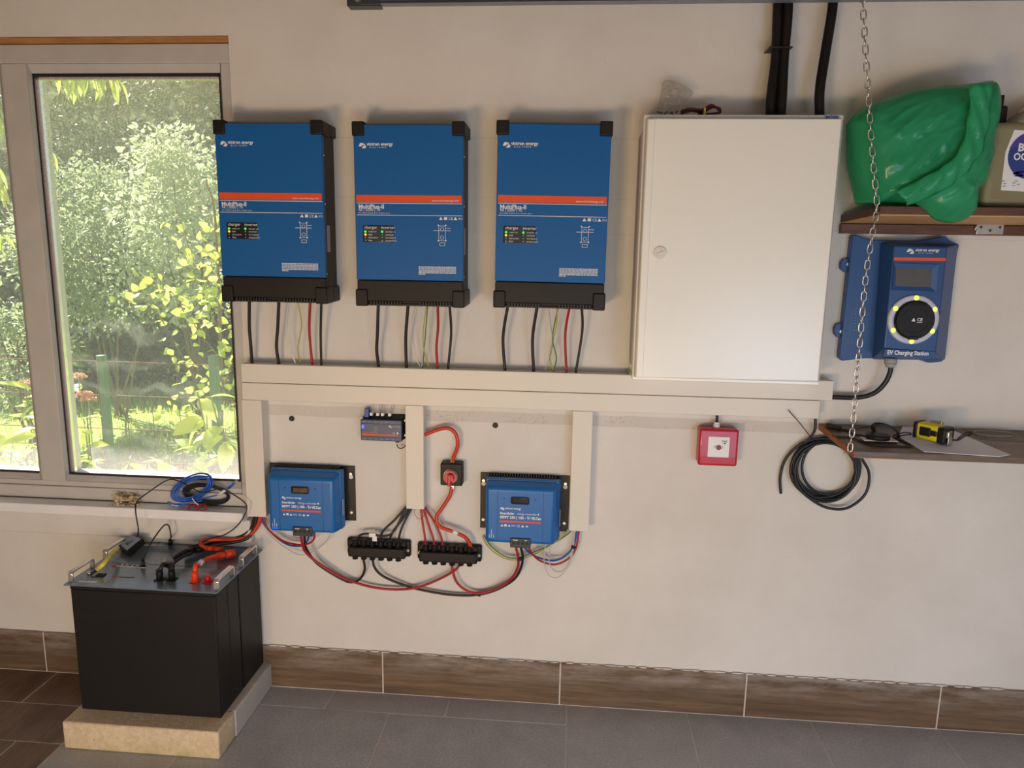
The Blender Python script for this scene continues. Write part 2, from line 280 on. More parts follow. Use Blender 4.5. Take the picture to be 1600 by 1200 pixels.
# ------------------------------------------------ mesh helpers
def smooth_path(pts, n=6):
    pts = [Vector(p) for p in pts]
    if len(pts) < 3: return pts
    q = [pts[0]*2-pts[1]]+pts+[pts[-1]*2-pts[-2]]; out = []
    for i in range(1, len(q)-2):
        a, b, c, d = q[i-1:i+3]
        for k in range(n):
            t = k/n
            out.append(.5*((2*b)+(c-a)*t+(2*a-5*b+4*c-d)*t*t+(3*b-a-3*c+d)*t**3))
    return out+[pts[-1]]
class MB:
    def __init__(s): s.bm = bmesh.new(); s.mats = []
    def _m(s, m):
        if m is None: return 0
        if m not in s.mats: s.mats.append(m)
        return s.mats.index(m)
    def _fin(s, faces, m, smooth=False):
        k = s._m(m)
        for f in faces: f.material_index = k; f.smooth = smooth
    def box(s, x0, x1, y0, y1, z0, z1, m=None, bevel=0, seg=2):
        g = bmesh.ops.create_cube(s.bm, size=1)
        vs = g['verts']
        for v in vs: v.co = Vector(((x0+x1)/2+v.co.x*(x1-x0), (y0+y1)/2+v.co.y*(y1-y0), (z0+z1)/2+v.co.z*(z1-z0)))
        fs = list({f for v in vs for f in v.link_faces})
        s._fin(fs, m)
        if bevel:
            es = list({e for v in vs for e in v.link_edges})
            r = bmesh.ops.bevel(s.bm, geom=es, offset=bevel, segments=seg, profile=.5, affect='EDGES')
            s._fin(r['faces'], m, True)
        return s
    def hull(s, lo, hi, m=None, bevel=0, seg=2, smooth=False):
        """loft between two polygons of equal count, capped"""
        a = [s.bm.verts.new(p) for p in lo]; b = [s.bm.verts.new(p) for p in hi]; n = len(a); fs = []
        for i in range(n): fs.append(s.bm.faces.new((a[i], a[(i+1) % n], b[(i+1) % n], b[i])))
        fs.append(s.bm.faces.new(a[::-1])); fs.append(s.bm.faces.new(b))
        bmesh.ops.recalc_face_normals(s.bm, faces=fs)
        s._fin(fs, m, smooth)
        if bevel:
            es = list({e for v in a+b for e in v.link_edges})
            r = bmesh.ops.bevel(s.bm, geom=es, offset=bevel, segments=seg, profile=.5, affect='EDGES'); s._fin(r['faces'], m, True)
        return s
    def tube(s, pts, r, m=None, seg=8, n=6, smooth=True, caps=True, closed=False):
        p = smooth_path(pts, n) if n > 1 else [Vector(q) for q in pts]
        L = len(p); rings = []; prev = None
        for i in range(L):
            if closed: t = (p[(i+1) % L]-p[i-1])
            else: t = p[min(i+1, L-1)]-p[max(i-1, 0)]
            t = t.normalized() if t.length > 1e-9 else Vector((0, 0, 1))
            if prev is None:
                a = Vector((0, 1, 0)) if abs(t.y) < .9 else Vector((1, 0, 0))
                u = t.cross(a).normalized()
            else:
                u = prev-t*prev.dot(t); u = u.normalized()
            prev = u; w = t.cross(u); rr = r(i/(L-1)) if callable(r) else r
            rings.append([s.bm.verts.new(p[i]+(u*math.cos(2*PI*k/seg)+w*math.sin(2*PI*k/seg))*rr) for k in range(seg)])
        fs = []
        for i in range(L-1 if not closed else L):
            A, B = rings[i], rings[(i+1) % L]
            for k in range(seg): fs.append(s.bm.faces.new((A[k], A[(k+1) % seg], B[(k+1) % seg], B[k])))
        s._fin(fs, m, smooth)
        if caps and not closed: s._fin([s.bm.faces.new(rings[0][::-1]), s.bm.faces.new(rings[-1])], m)
        return s
    def cyl(s, a, b, r, m=None, seg=16, r2=None):
        a, b = Vector(a), Vector(b); r2 = r if r2 is None else r2
        return s.tube([a, b], (lambda t: r+(r2-r)*t), m, seg, 1)
    def ball(s, c, r, m=None, seg=10, sc=(1, 1, 1)):
        g = bmesh.ops.create_uvsphere(s.bm, u_segments=seg, v_segments=max(4, seg//2), radius=r)
        for v in g['verts']: v.co = Vector((v.co.x*sc[0]+c[0], v.co.y*sc[1]+c[1], v.co.z*sc[2]+c[2]))
        s._fin(list({f for v in g['verts'] for f in v.link_faces}), m, True); return s
    def poly(s, pts, m=None, thick=None):
        """flat polygon; with thick a prism extruded by that vector"""
        if thick is not None:
            t = Vector(thick); return s.hull([Vector(p) for p in pts], [Vector(p)+t for p in pts], m)
        s._fin([s.bm.faces.new([s.bm.verts.new(p) for p in pts])], m); return s
    def text(s, txt, x, y, z, size, m=None, align='LEFT', face='front', sx=1.0, bold=0.0):
        cu = bpy.data.curves.new('t', 'FONT'); cu.body = txt; cu.size = size; cu.align_x = align; cu.resolution_u = 2; cu.offset = bold
        o = bpy.data.objects.new('t', cu); me = bpy.data.meshes.new_from_object(o)
        if face == 'front': MX = Matrix(((sx, 0, 0, x), (0, 0, -1, y), (0, 1, 0, z), (0, 0, 0, 1)))
        else: MX = Matrix(((sx, 0, 0, x), (0, 1, 0, y), (0, 0, 1, z), (0, 0, 0, 1)))
        n0 = len(s.bm.faces); me.transform(MX); s.bm.from_mesh(me); s.bm.faces.ensure_lookup_table()
        s._fin(s.bm.faces[n0:], m); bpy.data.objects.remove(o); bpy.data.curves.remove(cu); bpy.data.meshes.remove(me); return s
    def build(s, name, m=None, parent=None, loc=None):
        if not s.mats and m is not None: s.mats = [m]
        off = Vector((0, 0, 0)); q = parent
        while q is not None: off += q.location; q = q.parent
        me = bpy.data.meshes.new(name)
        if parent is None:
            if loc is None:
                cs = [v.co for v in s.bm.verts]
                lo = [min(c[i] for c in cs) for i in range(3)]; hi = [max(c[i] for c in cs) for i in range(3)]
                loc = Vector(((lo[0]+hi[0])/2, (lo[1]+hi[1])/2, lo[2])) if not KEEP else Vector((0, 0, 0))
            off = Vector(loc)
        bmesh.ops.translate(s.bm, verts=s.bm.verts, vec=-off)
        s.bm.to_mesh(me); s.bm.free()
        for x in s.mats: me.materials.append(x)
        o = bpy.data.objects.new(name, me); C.objects.link(o)
        if parent: o.parent = parent
        else: o.location = off
        return o
KEEP = False
def tag(o, label=None, cat=None, group=None, kind=None):
    if label: o['label'] = label
    if cat: o['category'] = cat
    if group: o['group'] = group
    if kind: o['kind'] = kind
    return o
def thing(name, label, cat, loc, group=None):
    o = bpy.data.objects.new(name, None); C.objects.link(o); o.location = loc; o.empty_display_size = .05
    return tag(o, label, cat, group)
def copy_tree(o, parent=None):
    c = o.copy(); C.objects.link(c); c.parent = parent
    for ch in list(o.children): copy_tree(ch, c)
    return c
def cable(name, label, pts, r, m, group=None, cat='cable', seg=8):
    """pts: (px, py, y) photo points with their true distance from the wall, or Vectors"""
    q = [p if isinstance(p, Vector) else P(p[0], p[1], p[2]) for p in pts]
    mb = MB(); mb.tube(q, r, None, seg, 7)
    return tag(mb.build(name, m), label, cat, group)
# ------------------------------------------------ setting
KEEP = True
XW0, XW1 = -1.0, 1
WX0 = -2.95; WX1 = -.994; WZ0, WZ1 = .712, 2.318
w = MB()
w.box(-3.6, WX0, 0, .22, 0, 2.75); w.box(WX1, 2.6, 0, .22, 0, 2.75); w.box(WX0, WX1, 0, .22, 0, WZ0-.008); w.box(WX0, WX1, 0, .22, WZ1, 2.75)
tag(w.build('wall_back', M['wall']), kind='structure')
tag(MB().box(-3.75, -3.6, -5, .22, 0, 2.75).build('wall_left', M['wall']), kind='structure')
tag(MB().box(2.6, 2.75, -5, .22, 0, 2.75).build('wall_right', M['wall']), kind='structure')
wf = MB(); wf.box(-3.6, -2.7, -5.1, -5, 0, 2.75); wf.box(2.3, 2.6, -5.1, -5, 0, 2.75); wf.box(-2.7, 2.3, -5.1, -5, 2.15, 2.75)
tag(wf.build('wall_front', M['wall']), kind='structure')
tag(MB().box(-3.75, 2.75, -5, .22, 2.75, 2.85).build('ceiling', M['ceil']), kind='structure')
fl = tag(MB().box(-3.75, 2.75, -5.2, .22, -.12, -.0012).build('floor', M['grout']), kind='structure')
G = .005
def tile(x0, x1, y0, y1, m):
    MB().box(x0+G/2, x1-G/2, y0+G/2, y1-G/2, -.01, random.uniform(-.0002, .0005), None, .0010, 1).build('tile', m, fl)
xj = [P(885, 1100, z=0).x, P(1073, 1113, z=0).x, P(1269, 1131, z=0).x, P(1469, 1143, z=0).x]
yj = P(640, 1117, z=0).y
XL = -1.50
for i, a in enumerate([XL+.62-.62, P(515, 1093, z=0).x, P(699, 1105, z=0).x]):
    b = [P(515, 1093, z=0).x, P(699, 1105, z=0).x, xj[0]][i]
    tile(a if i else XL, b, yj, -.004, M['tile'])
xr = [XL, P(265, 1195, z=0).x, P(590, 1160, z=0).x, xj[0]]
for a, b in zip(xr, xr[1:]): tile(a, b, yj-.60, yj, M['tile'])
xs = xj+[xj[-1]+.395, xj[-1]+.79]
for a, b in zip(xs, xs[1:]): tile(a, b, -.63, -.004, M['tile'])
for r_ in range(3):
    y1 = yj-.60-r_*.6 if r_ else yj-.60
    for k in range(6): tile(XL+k*.6, XL+(k+1)*.6, y1-.6, y1, M['tile'])
# brown plank tiles left of the battery
pw = .20; ys = -.004
for r_ in range(6):
    off = (r_*.37) % .9
    xx = XL
    first = [.30, .62, .16, .5, .8, .25][r_]
    lims = [XL, XL-first, XL-first-.9, XL-first-1.8]
    for a, b in zip(lims, lims[1:]):
        tile(max(b, -3.6), a, ys-pw, ys, M['plank'])
    ys -= pw
# baseboard
bb = tag(MB().box(-3.6, 2.6, -.0100, 0, 0, .165).build('baseboard_back', M['grout']), kind='structure')
bj = [-3.6, -2.6, P(70, 1020, y=-.012).x, P(598, 1050, y=-.012).x, P(875, 1062, y=-.012).x, P(1165, 1085, y=-.012).x, P(1467, 1108, y=-.012).x, 2.1]
bj.insert(3, (bj[2]+bj[3])/2-.1)
for a, b in zip(bj, bj[1:]):
    if b > a: MB().box(a+.0028, b-.0028, -.0125+random.uniform(-.0006, .0006), -.001, .003, .166, None, .0012, 1).build('skirting_tile', M['skirt'], bb)
cap = MB()
for i in range(60):
    x = -1+i*.045; cap.ball((x+random.uniform(0, .03), -.007, .167), .004, None, 6, (random.uniform(4, 7), 1, random.uniform(.3, .9)))
tag(cap.build('paint_ridge', M['wall'], bb), kind='stuff')
# window
win = bpy.data.objects.new('window_1', None); C.objects.link(win); tag(win, kind='structure')
yf, yg_ = .008, .036
def fr(name, *b, bev=.003, m='pvc'): return MB().box(*b, None, bev, 2).build(name, M[m], win)
fr('frame_head', WX0, WX1-.002, yf, .1, 2.236, 2.296)
fr('frame_jamb', -1.030, WX1-.002, yf, .1, .72, 2.236)
fr('frame_rail', WX0, WX1-.002, yf-.004, .1, .7045, .752)
fr('frame_rail', WX0, -1.032, yf+.004, .1, .752, .772)
g1x0 = (P(50, 118, y=yg_).x+P(112, 742, y=yg_).x)/2; g1x1 = (P(342, 118, y=yg_).x+P(378, 746, y=yg_).x)/2
gz1, gz0 = P(200, 118, y=yg_).z, P(240, 744, y=yg_).z; g2x1 = (P(5, 118, y=yg_).x+P(72, 738, y=yg_).x)/2
mx0, mx1 = g2x1+.012, (P(41, 150, y=yf).x+P(102, 700, y=yf).x)/2
# mullion with the two sash stiles
fr('mullion', mx0, mx1, yf-.002, .1, .772, 2.236)
fr('sash_stile', mx0-.010, mx0-.0012, yf+.006, .1, .772, 2.236)
def bead(a, b, ax):   # sloped glazing bead
    MB_ = MB(); x0, x1 = a[0], b[0]; z0, z1 = a[1], b[1]
    return MB_
def slope(lo, hi): return MB().hull(lo, hi).build('glazing_bead', M['pvc'], win)
def bead_v(x_out, x_in, z0, z1):
    slope([(x_out, yf, z0), (x_in, yg_-.004, z0), (x_in, .1, z0), (x_out, .1, z0)], [(x_out, yf, z1), (x_in, yg_-.004, z1), (x_in, .1, z1), (x_out, .1, z1)])
def bead_h(z_out, z_in, x0, x1):
    slope([(x0, yf+.004, z_out), (x0, yg_-.004, z_in), (x0, .1, z_in), (x0, .1, z_out)], [(x1, yf+.004, z_out), (x1, yg_-.004, z_in), (x1, .1, z_in), (x1, .1, z_out)])
bead_v(mx1+.001, g1x0-.004, .772, 2.236); bead_v(-1.031, g1x1+.004, .772, 2.236)
bead_h(.773, gz0-.003, g1x0-.02, g1x1+.02); bead_h(2.235, gz1+.004, g1x0-.02, g1x1+.02)
bead_v(mx0-.0102, g2x1-.001, .772, 2.236); bead_h(.773, gz0-.003, WX0, g2x1); bead_h(2.235, gz1+.004, WX0, g2x1)
fr('frame_jamb', WX0, WX0+.08, yf, .1, .712, 2.236)
for x0, x1 in ((g1x0, g1x1), (WX0+.08, g2x1)):
    gk = MB(); yy = yg_-.006
    gk.box(x0-.006, x0+.003, yy, yg_-.001, gz0-.005, gz1+.006); gk.box(x1-.003, x1+.004, yy, yg_-.001, gz0-.005, gz1+.006)
    gk.box(x0, x1, yy, yg_-.001, gz0-.005, gz0+.003); gk.box(x0, x1, yy, yg_-.001, gz1-.004, gz1+.006)
    gk.build('gasket', M['gasket'], win)
    sp = MB(); sp.box(x0+.002, x0+.016, yg_+.004, yg_+.018, gz0, gz1); sp.box(x0, x1, yg_+.004, yg_+.018, gz1-.012, gz1)
    sp.build('spacer_bar', M['alu'], win)
    MB().box(x0-.004, x1+.004, yg_, yg_+.003, gz0-.004, gz1+.004).build('glass_pane', GLASS, win)
# sill, head strip
sl = MB(); sl.box(-3.3, -.999, -.062, .012, .668, .704, None, .004)
tag(sl.build('trim_1', M['sill']), kind='structure')
sl = MB(); sl.box(-3.3, -.985, -.035, -.001, .58, .668, None, .006)
tag(sl.build('trim_2', M['wall']), kind='structure')
tag(MB().box(WX0, WX1-.002, .004, .2, 2.298, 2.317, None, .002).build('trim_3', M['woodtrim']), kind='structure')
KEEP = False
# ------------------------------------------------ electrical devices: inverter
def logo(mb, x, y, z, h, m):
    """slanted three-piece wave emblem, h = height"""
    w_ = h*1.5
    mb.poly([(x, y, z+h*.35), (x+w_*.2, y, z+h), (x+w_*.62, y, z+h), (x+w_*.62, y, z+h*.55), (x+w_*.45, y, z+h*.55), (x+w_*.38, y, z+h*.35)], m)
    mb.poly([(x+w_*.40, y, z), (x+w_*.68, y, z+h*.5), (x+w_, y, z+h*.5), (x+w_*.95, y, z+h*.05), (x+w_*.85, y, z)], m)
    mb.poly([(x+w_*.66, y, z+h*.55), (x+w_*.66, y, z+h*.95), (x+w_*.9, y, z+h*.62)], m)
IW, IH, ID = .3475, .56, .141
def make_inverter():
    r = thing('inverter', '', 'inverter', (0, 0, 0))
    yF = -ID
    b = MB(); b.box(.004, IW-.004, -.128, -.012, 0, IH-.004, None, .004)
    b.box(.02, IW-.02, -.012, 0, .03, IH-.03); b.build('casing', M['black'], r)
    b = MB(); b.hull([(.03, -.128, IH-.004), (IW-.03, -.128, IH-.004), (IW-.03, -.02, IH-.004), (.03, -.02, IH-.004)],
                     [(.03, -.118, IH+.002), (IW-.03, -.118, IH+.002), (IW-.03, -.02, IH+.002), (.03, -.02, IH+.002)]); b.build('top_cover', M['greyblk'], r)
    z0 = IH*.140
    b = MB(); b.box(.001, IW-.001, yF+.002, -.120, z0, IH-.006, None, .002); fp = b.build('front_panel', M['blue'], r)
    b = MB(); b.box(.002, IW-.002, yF+.003, -.120, .010, z0-.0012, None, .003); b.build('connection_cover', M['black'], r)
    # corner caps
    for sx in (0, 1):
        for top in (0, 1):
            cw, ch = .036, (.040 if top else .048)
            x0, x1 = (-.003, cw) if not sx else (IW-cw, IW+.003)
            za, zb = (IH-ch, IH+.004) if top else (-.006, ch)
            MB().box(x0, x1, yF-.003, -.07, za, zb, None, .004, 2).build('corner_cap', M['black'], r)
            MB().box(x0+.001, x1-.001, -.069, -.004, za+.006 if top else za+.002, zb-.001, None, .003, 1).build('corner_bracket', M['black'], r)
    b = MB(); b.box(.03, IW-.03, -.134, -.02, -.004, .002, None, .001)
    for g0 in (.045, .205):
        for k in range(11): b.box(g0+k*.0095, g0+k*.0095+.0045, yF+.0022, -.128, -.004, .010)
    tag(b.build('vent_grille', M['fin'], r), kind='stuff')
    # print
    y = yF+.0012
    V = lambda v: IH*(1-v)
    U_ = lambda u: IW*u
    b = MB(); b.box(U_(.018), U_(.982), y, yF+.003, V(.427), V(.389)); st = b.build('orange_stripe', M['orange'], r)
    b = MB(); b.text('www.victronenergy.com', U_(.955), y-.0006, V(.421), .0085, None, 'RIGHT'); b.build('printed_text', M['white'], st)
    b = MB(); logo(b, U_(.05), y, V(.137), .016, None)
    b.text('victron energy', U_(.125), y, V(.122), .0140, None, bold=.0004); b.text('B L U E   P O W E R', U_(.150), y, V(.136), .0062, None); b.build('emblem_print', M['white'], fp)
    b = MB(); b.box(U_(.02), U_(.985), y, yF+.003, V(.4345), V(.4315)); b.box(U_(.02), U_(.985), y, yF+.003, V(.500), V(.4972)); b.build('white_rule', M['white'], fp)
    b = MB(); b.text('MultiPlus-II', U_(.035), y, V(.463), .0185, None, bold=.0004); b.text('48 | 5000 | 70', U_(.035), y, V(.4775), .0125, None)
    b.text('AC transfer capacity up to / inverter up to', U_(.035), y, V(.4900), .0058, None); b.build('model_text', M['white'], fp)
    b = MB(); x = U_(.775); zb = V(.522)
    b.poly([(x, y, zb), (x+.012, y, zb), (x+.006, y, zb+.010)]); b.box(x+.016, x+.026, y, yF+.003, zb, zb+.009)
    b.text('CE', x+.030, y, zb, .012); b.poly([(x+.046, y, zb), (x+.058, y, zb), (x+.052, y, zb+.010)]); b.text('IP21', x+.061, y, zb+.001, .0085)
    b.build('certification_marks', M['white'], fp)
    # wiring diagram
    b = MB(); cx, cz = U_(.80), V(.60); t = .0011
    def rect(x0, x1, z0, z1):
        b.box(x0, x1, y, yF+.003, z0, z0+t); b.box(x0, x1, y, yF+.003, z1-t, z1); b.box(x0, x0+t, y, yF+.003, z0, z1); b.box(x1-t, x1, y, yF+.003, z0, z1)
    rect(cx-.010, cx+.012, cz-.020, cz+.026); rect(cx-.007, cx+.010, cz-.036, cz-.026)
    b.box(cx-.026, cx+.028, y, yF+.003, cz+.010, cz+.0115); b.box(cx+.012, cx+.028, y, yF+.003, cz+.018, cz+.0192)
    for zc in (cz+.015, cz-.010):
        for k in range(8):
            a = k*PI/4; b.box(cx+.001+.0052*math.cos(a)-.001, cx+.001+.0052*math.cos(a)+.001, y, yF+.003, zc+.0052*math.sin(a)-.001, zc+.0052*math.sin(a)+.001)
    for dx in (-.012, .012):
        for dz in (-.022, .026): b.poly([(cx+dx-.002, y, cz+dz), (cx+dx+.004, y, cz+dz), (cx+dx+.001, y, cz+dz+.005)])
    b.build('wiring_diagram', M['white'], fp)
    b = MB(); R_ = random.Random(3)
    for k in range(6):
        x = U_(.585); z = V(.785)-k*.0046; xe = U_(.93) if k < 5 else U_(.66)
        while x < xe-.004:
            ww = R_.uniform(.004, .013); b.box(x, min(xe, x+ww), y, yF+.003, z, z+.0024); x += ww+.0014
    tag(b.build('fine_print', M['white'], fp), kind='stuff')
    # LED window
    b = MB(); b.box(U_(.072), U_(.362), y-.0008, yF+.003, V(.648), V(.556), None, .003, 2); dp = b.build('display_panel', M['lcd'], r)
    yy = y-.0016
    b = MB(); b.text('charger', U_(.088), yy, V(.574), .0135, None); b.text('inverter', U_(.245), yy, V(.574), .0135, None)
    for k, (p_, q_) in enumerate((('mains on', 'inverter on'), ('bulk', 'overload'), ('absorption', 'low battery'), ('float', 'temperature'))):
        b.text(p_, U_(.125), yy, V(.594+k*.0165), .0072, None); b.text(q_, U_(.283), yy, V(.594+k*.0165), .0072, None)
    b.build('panel_text', M['white'], dp)
    for k in range(4):
        for c_, u in enumerate((.097, .253)):
            m = M['led_g'] if k == 0 else (M['led_o'] if (k == 1 and c_ == 0) else M['led_off'])
            rr = .0034 if m is not M['led_off'] else .0016
            MB().cyl((U_(u), yy-.001, V(.590+k*.0165)), (U_(u), yy+.001, V(.590+k*.0165)), rr, None, 12).build('indicator_light', m, dp)
    # rating sticker on the right side and the screws
    b = MB(); b.box(IW-.006, IW-.0035, -.105, -.075, .16, .245); stk = b.build('rating_sticker', M['greyw'], r)
    for z in (.09, .31, .46):
        for s_ in (0, 1):
            x = -.0005 if not s_ else IW-.0005
            MB().cyl((x+.002*(1-2*s_), -.126, z), (x-.0015*(1-2*s_), -.126, z), .0028, None, 10).build('screw', M['chrome'], r)
    return r
inv_px = [(328, 187, 508, 190.5, 346, 470, 511.5, 471.5), (549.9, 189.8, 726, 192.5, 558.7, 474, 724, 480.4), (777, 188.3, 955.6, 191.8, 772, 477, 941, 481)]
inv_lab = ['blue and black inverter cabinet at the left, overlapping the window edge', 'blue and black inverter cabinet in the middle of the row of three', 'blue and black inverter cabinet at the right, nearest the white electrical cabinet']
proto = make_inverter()
for i, a in enumerate(inv_px):
    q = [P(a[2*k], a[2*k+1], y=-ID) for k in range(4)]
    cx = sum(v.x for v in q)/4; cz = sum(v.z for v in q)/4
    o = proto if i == 0 else copy_tree(proto)
    rotv = ((q[2].x-q[0].x)+(q[3].x-q[1].x))/2/.56
    o.rotation_euler = (0, -rotv*.8 if abs(rotv) > .004 else 0, 0)
    o.location = (cx-IW/2, 0, cz-IH/2); tag(o, inv_lab[i], 'inverter', 'row of three blue inverters')
# ------------------------------------------------ cable ducts
zt, zm, zb_ = 1.2455, 1.1795, 1.1185
xl = P(377, 590, y=-.06).x
b = MB(); b.box(xl, P(1302, 597, y=-.06).x, -.060, -.001, zm+.001, zt, None, .0015); dct = b.build('duct_cover', M['duct'])
def duct(label, x0, x1, z0, z1, d, vertical=False):
    r = thing('cable_duct', label, 'cable duct', ((x0+x1)/2, 0, z0), 'ivory cable ducts on the wall')
    if vertical:
        MB().box(x0, x1, -d, -d+.012, z0, z1, None, .002).build('duct_cover', M['duct'], r)
        MB().box(x0+.0015, x1-.0015, -d+.0122, -.0005, z0+.001, z1).build('duct_base', M['duct'], r)
    else:
        MB().box(x0, x1, -d, -d+.012, z0, z1, None, .002).build('duct_cover', M['duct'], r)
        MB().box(x0+.001, x1-.001, -d+.0122, -.0005, z0+.0015, z1-.0015).build('duct_base', M['duct'], r)
    return r
bpy.data.objects.remove(dct)
duct('long horizontal ivory cable duct, upper of the pair, under the inverters and cabinet', xl, P(1302, 610, y=-.06).x, zm+.0008, zt, .060)
duct('long horizontal ivory cable duct, lower of the pair, above the vertical ducts', xl, P(1281, 640, y=-.06).x, zb_, zm-.0008, .060)
def vd(l, xa, xb, ztop, pb):
    z0 = P(xa, pb, y=-.058).z; duct(l, P(xa, pb, y=-.058).x, P(xb, pb, y=-.058).x, z0, zb_-.001, .058, True)
vd('vertical ivory cable duct at the left, beside the window', 386, 416, 0, 807)
vd('vertical ivory cable duct in the middle, above the two black busbars', 634.5, 662.5, 0, 795)
vd('vertical ivory cable duct at the right, beside the right charge controller', 889, 920, 0, 829.5)
# ------------------------------------------------ cables from inverters into the duct
yT = (-.075, -.068, -.055, -.035)
def down(label, name, pts, r, m, grp, y0=-.085, y1=-.035):
    n = len(pts); q = []
    for i, (a, b_) in enumerate(pts): q.append((a, b_-(2 if i == 0 else 0), y0+(y1-y0)*(i/(n-1))**.7))
    # tuck both ends in
    first = P(*q[0][:2], q[0][2]) + Vector((0, 0, .012)); last = P(*q[-1][:2], q[-1][2]) + Vector((0, 0, -.006))
    return cable(name, label, [first]+[P(*t) for t in q]+[last], r, m, grp)
grp = 'cables from the inverters into the duct'
for nm, wlab, A in (('left', 'left inverter', ([(389.6, 475), (389.6, 511), (392, 542), (393.7, 566)], [(435.6, 475), (434, 511), (432, 542), (435.6, 567)], [(466, 477), (471, 507), (465.3, 546), (469, 566)], [(484.5, 477), (483.4, 518), (487.6, 567)], [(502, 478), (501, 522), (502, 568)])),
                    ('middle', 'middle inverter', ([(591, 480), (589.7, 522), (588.6, 546.6), (591.3, 569)], [(637.5, 480.6), (634, 528), (635, 571)], [(666, 481), (660.8, 532), (669, 572)], [(684, 481), (684.5, 511.6), (682, 542.5), (683.5, 573)], [(702.8, 482), (704.9, 522), (700.3, 573)])),
                    ('right', 'right inverter', ([(793, 482), (786, 528), (789, 576)], [(839, 483), (832.3, 528), (833.8, 577)], [(870.5, 484), (868.4, 513.6), (859, 557), (864.3, 578)], [(889.5, 484), (883.3, 521.9), (885, 579)], [(909, 483.7), (909.7, 517.8), (900, 580)]))):
    down(f'thick black cable under the {wlab}, leftmost of its cables', 'power_cable', A[0], .0054, M['blackm'], grp)
    down(f'thick black cable under the {wlab}, second from its left', 'power_cable', A[1], .0054, M['blackm'], grp)
    down(f'thin yellow and green earth wire under the {wlab}', 'earth_wire', A[2], .0020, M['yg'], grp)
    down(f'red battery cable under the {wlab}', 'power_cable', A[3], .0043, M['red'], grp)
    down(f'slimmer black battery cable under the {wlab}, right of the red one', 'power_cable', A[4], .0042, M['blackm'], grp)
down('second yellow and green earth wire under the middle inverter', 'earth_wire', [(668, 481), (663.9, 532), (660.8, 571)], .0020, M['greenw'], grp, -.08)
down('second yellow and green earth wire under the right inverter', 'earth_wire', [(871.5, 484), (863.3, 528), (869.5, 559), (864.9, 578)], .0020, M['greenw'], grp, -.08)
for k, pts in enumerate(([(450.4, 477), (446.7, 511), (451.5, 542), (460.8, 567)], [(453.5, 477), (450.2, 511), (454.5, 542), (461.8, 567)])):
    down(['white data wire under the left inverter, leftmost of the pair', 'white data wire under the left inverter, rightmost of the pair'][k], 'data_wire', pts, .0013, M['whitew'], grp, -.09+.01*k)
down('white data wire curving left under the middle inverter', 'data_wire', [(650.5, 481.6), (642.3, 522), (648.5, 557), (655.7, 571)], .0013, M['whitew'], grp)
down('grey data wire curving right under the middle inverter', 'data_wire', [(652.6, 481), (658.8, 517.7), (664, 542.5), (658.8, 571)], .0012, M['whitew'], grp)
down('grey data wire under the right inverter', 'data_wire', [(858, 486.8), (862, 517.8), (864.3, 536), (859, 559), (850.9, 578)], .0013, M['greyw'], grp)
# ------------------------------------------------ electrical cabinet
cx0, cx1 = P(1011, 183, y=-.2).x-.002, P(1282, 598, y=-.2).x+.006
cz0, cz1 = 1.2565, 2.032
cab = thing('electrical_cabinet', 'large white enamelled metal electrical cabinet with one closed door', 'cabinet', ((cx0+cx1)/2, 0, 1.247))
MB().box(cx0-.004, cx1+.003, -.165, -.0005, 1.247, 2.045, None, .003).build('body', M['cabinet'], cab)
b = MB(); b.box(cx0-.006, cx0-.0042, -.12, -.04, 1.29, 1.99); b.box(cx0-.0055, cx0-.0042, -.160, -.020, 1.262, 1.265); b.box(cx0-.0055, cx0-.0042, -.160, -.020, 1.995, 1.998); b.build('side_seam', M['greyw'], cab)
dx = .022
b = MB(); b.hull([(cx0, -.168, cz0), (cx1, -.168, cz0), (cx1, -.168, cz1), (cx0, -.168, cz1)], [(cx0+.004, -.196, cz0+.004), (cx1-.012, -.196, cz0+.008), (cx1-.012, -.196, cz1-.003), (cx0+.004, -.196, cz1-.003)], None, .003, 2)
door = b.build('door', M['cabinet'], cab)
b = MB(); b.box(cx0+.006, cx0+.026, -.1995, -.196, cz0+.006, cz1-.006, None, .001); b.build('door_edge', M['cabinet'], door)
lk = P(1031, 395, y=-.2)
b = MB(); b.cyl((lk.x, -.203, lk.z), (lk.x, -.195, lk.z), .0185, None, 28, .0175); b.cyl((lk.x, -.2015, lk.z), (lk.x, -.2029, lk.z), .0175, None, 28); lo = b.build('lock', M['duct'], door)
b = MB(); b.tube([(lk.x-.008, -.2048, lk.z-.004), (lk.x+.008, -.2048, lk.z+.005)], .0018, None, 6, 1); b.build('key_slot', M['label'], lo)
ep = P(1300, 183, y=-.166); b = MB(); b.box(ep.x-.021, ep.x+.020, -.1665, -.1650, 2.034, 2.0445); bp_ = b.build('badge', mat('badge_pale_blue', rgb('b8c4e0'), .4), cab)
b = MB(); b.text('EATON', ep.x-.0005, -.1668, 2.0358, .0105, None, 'CENTER', bold=.0004); b.build('badge_text', M['navyp'], bp_)
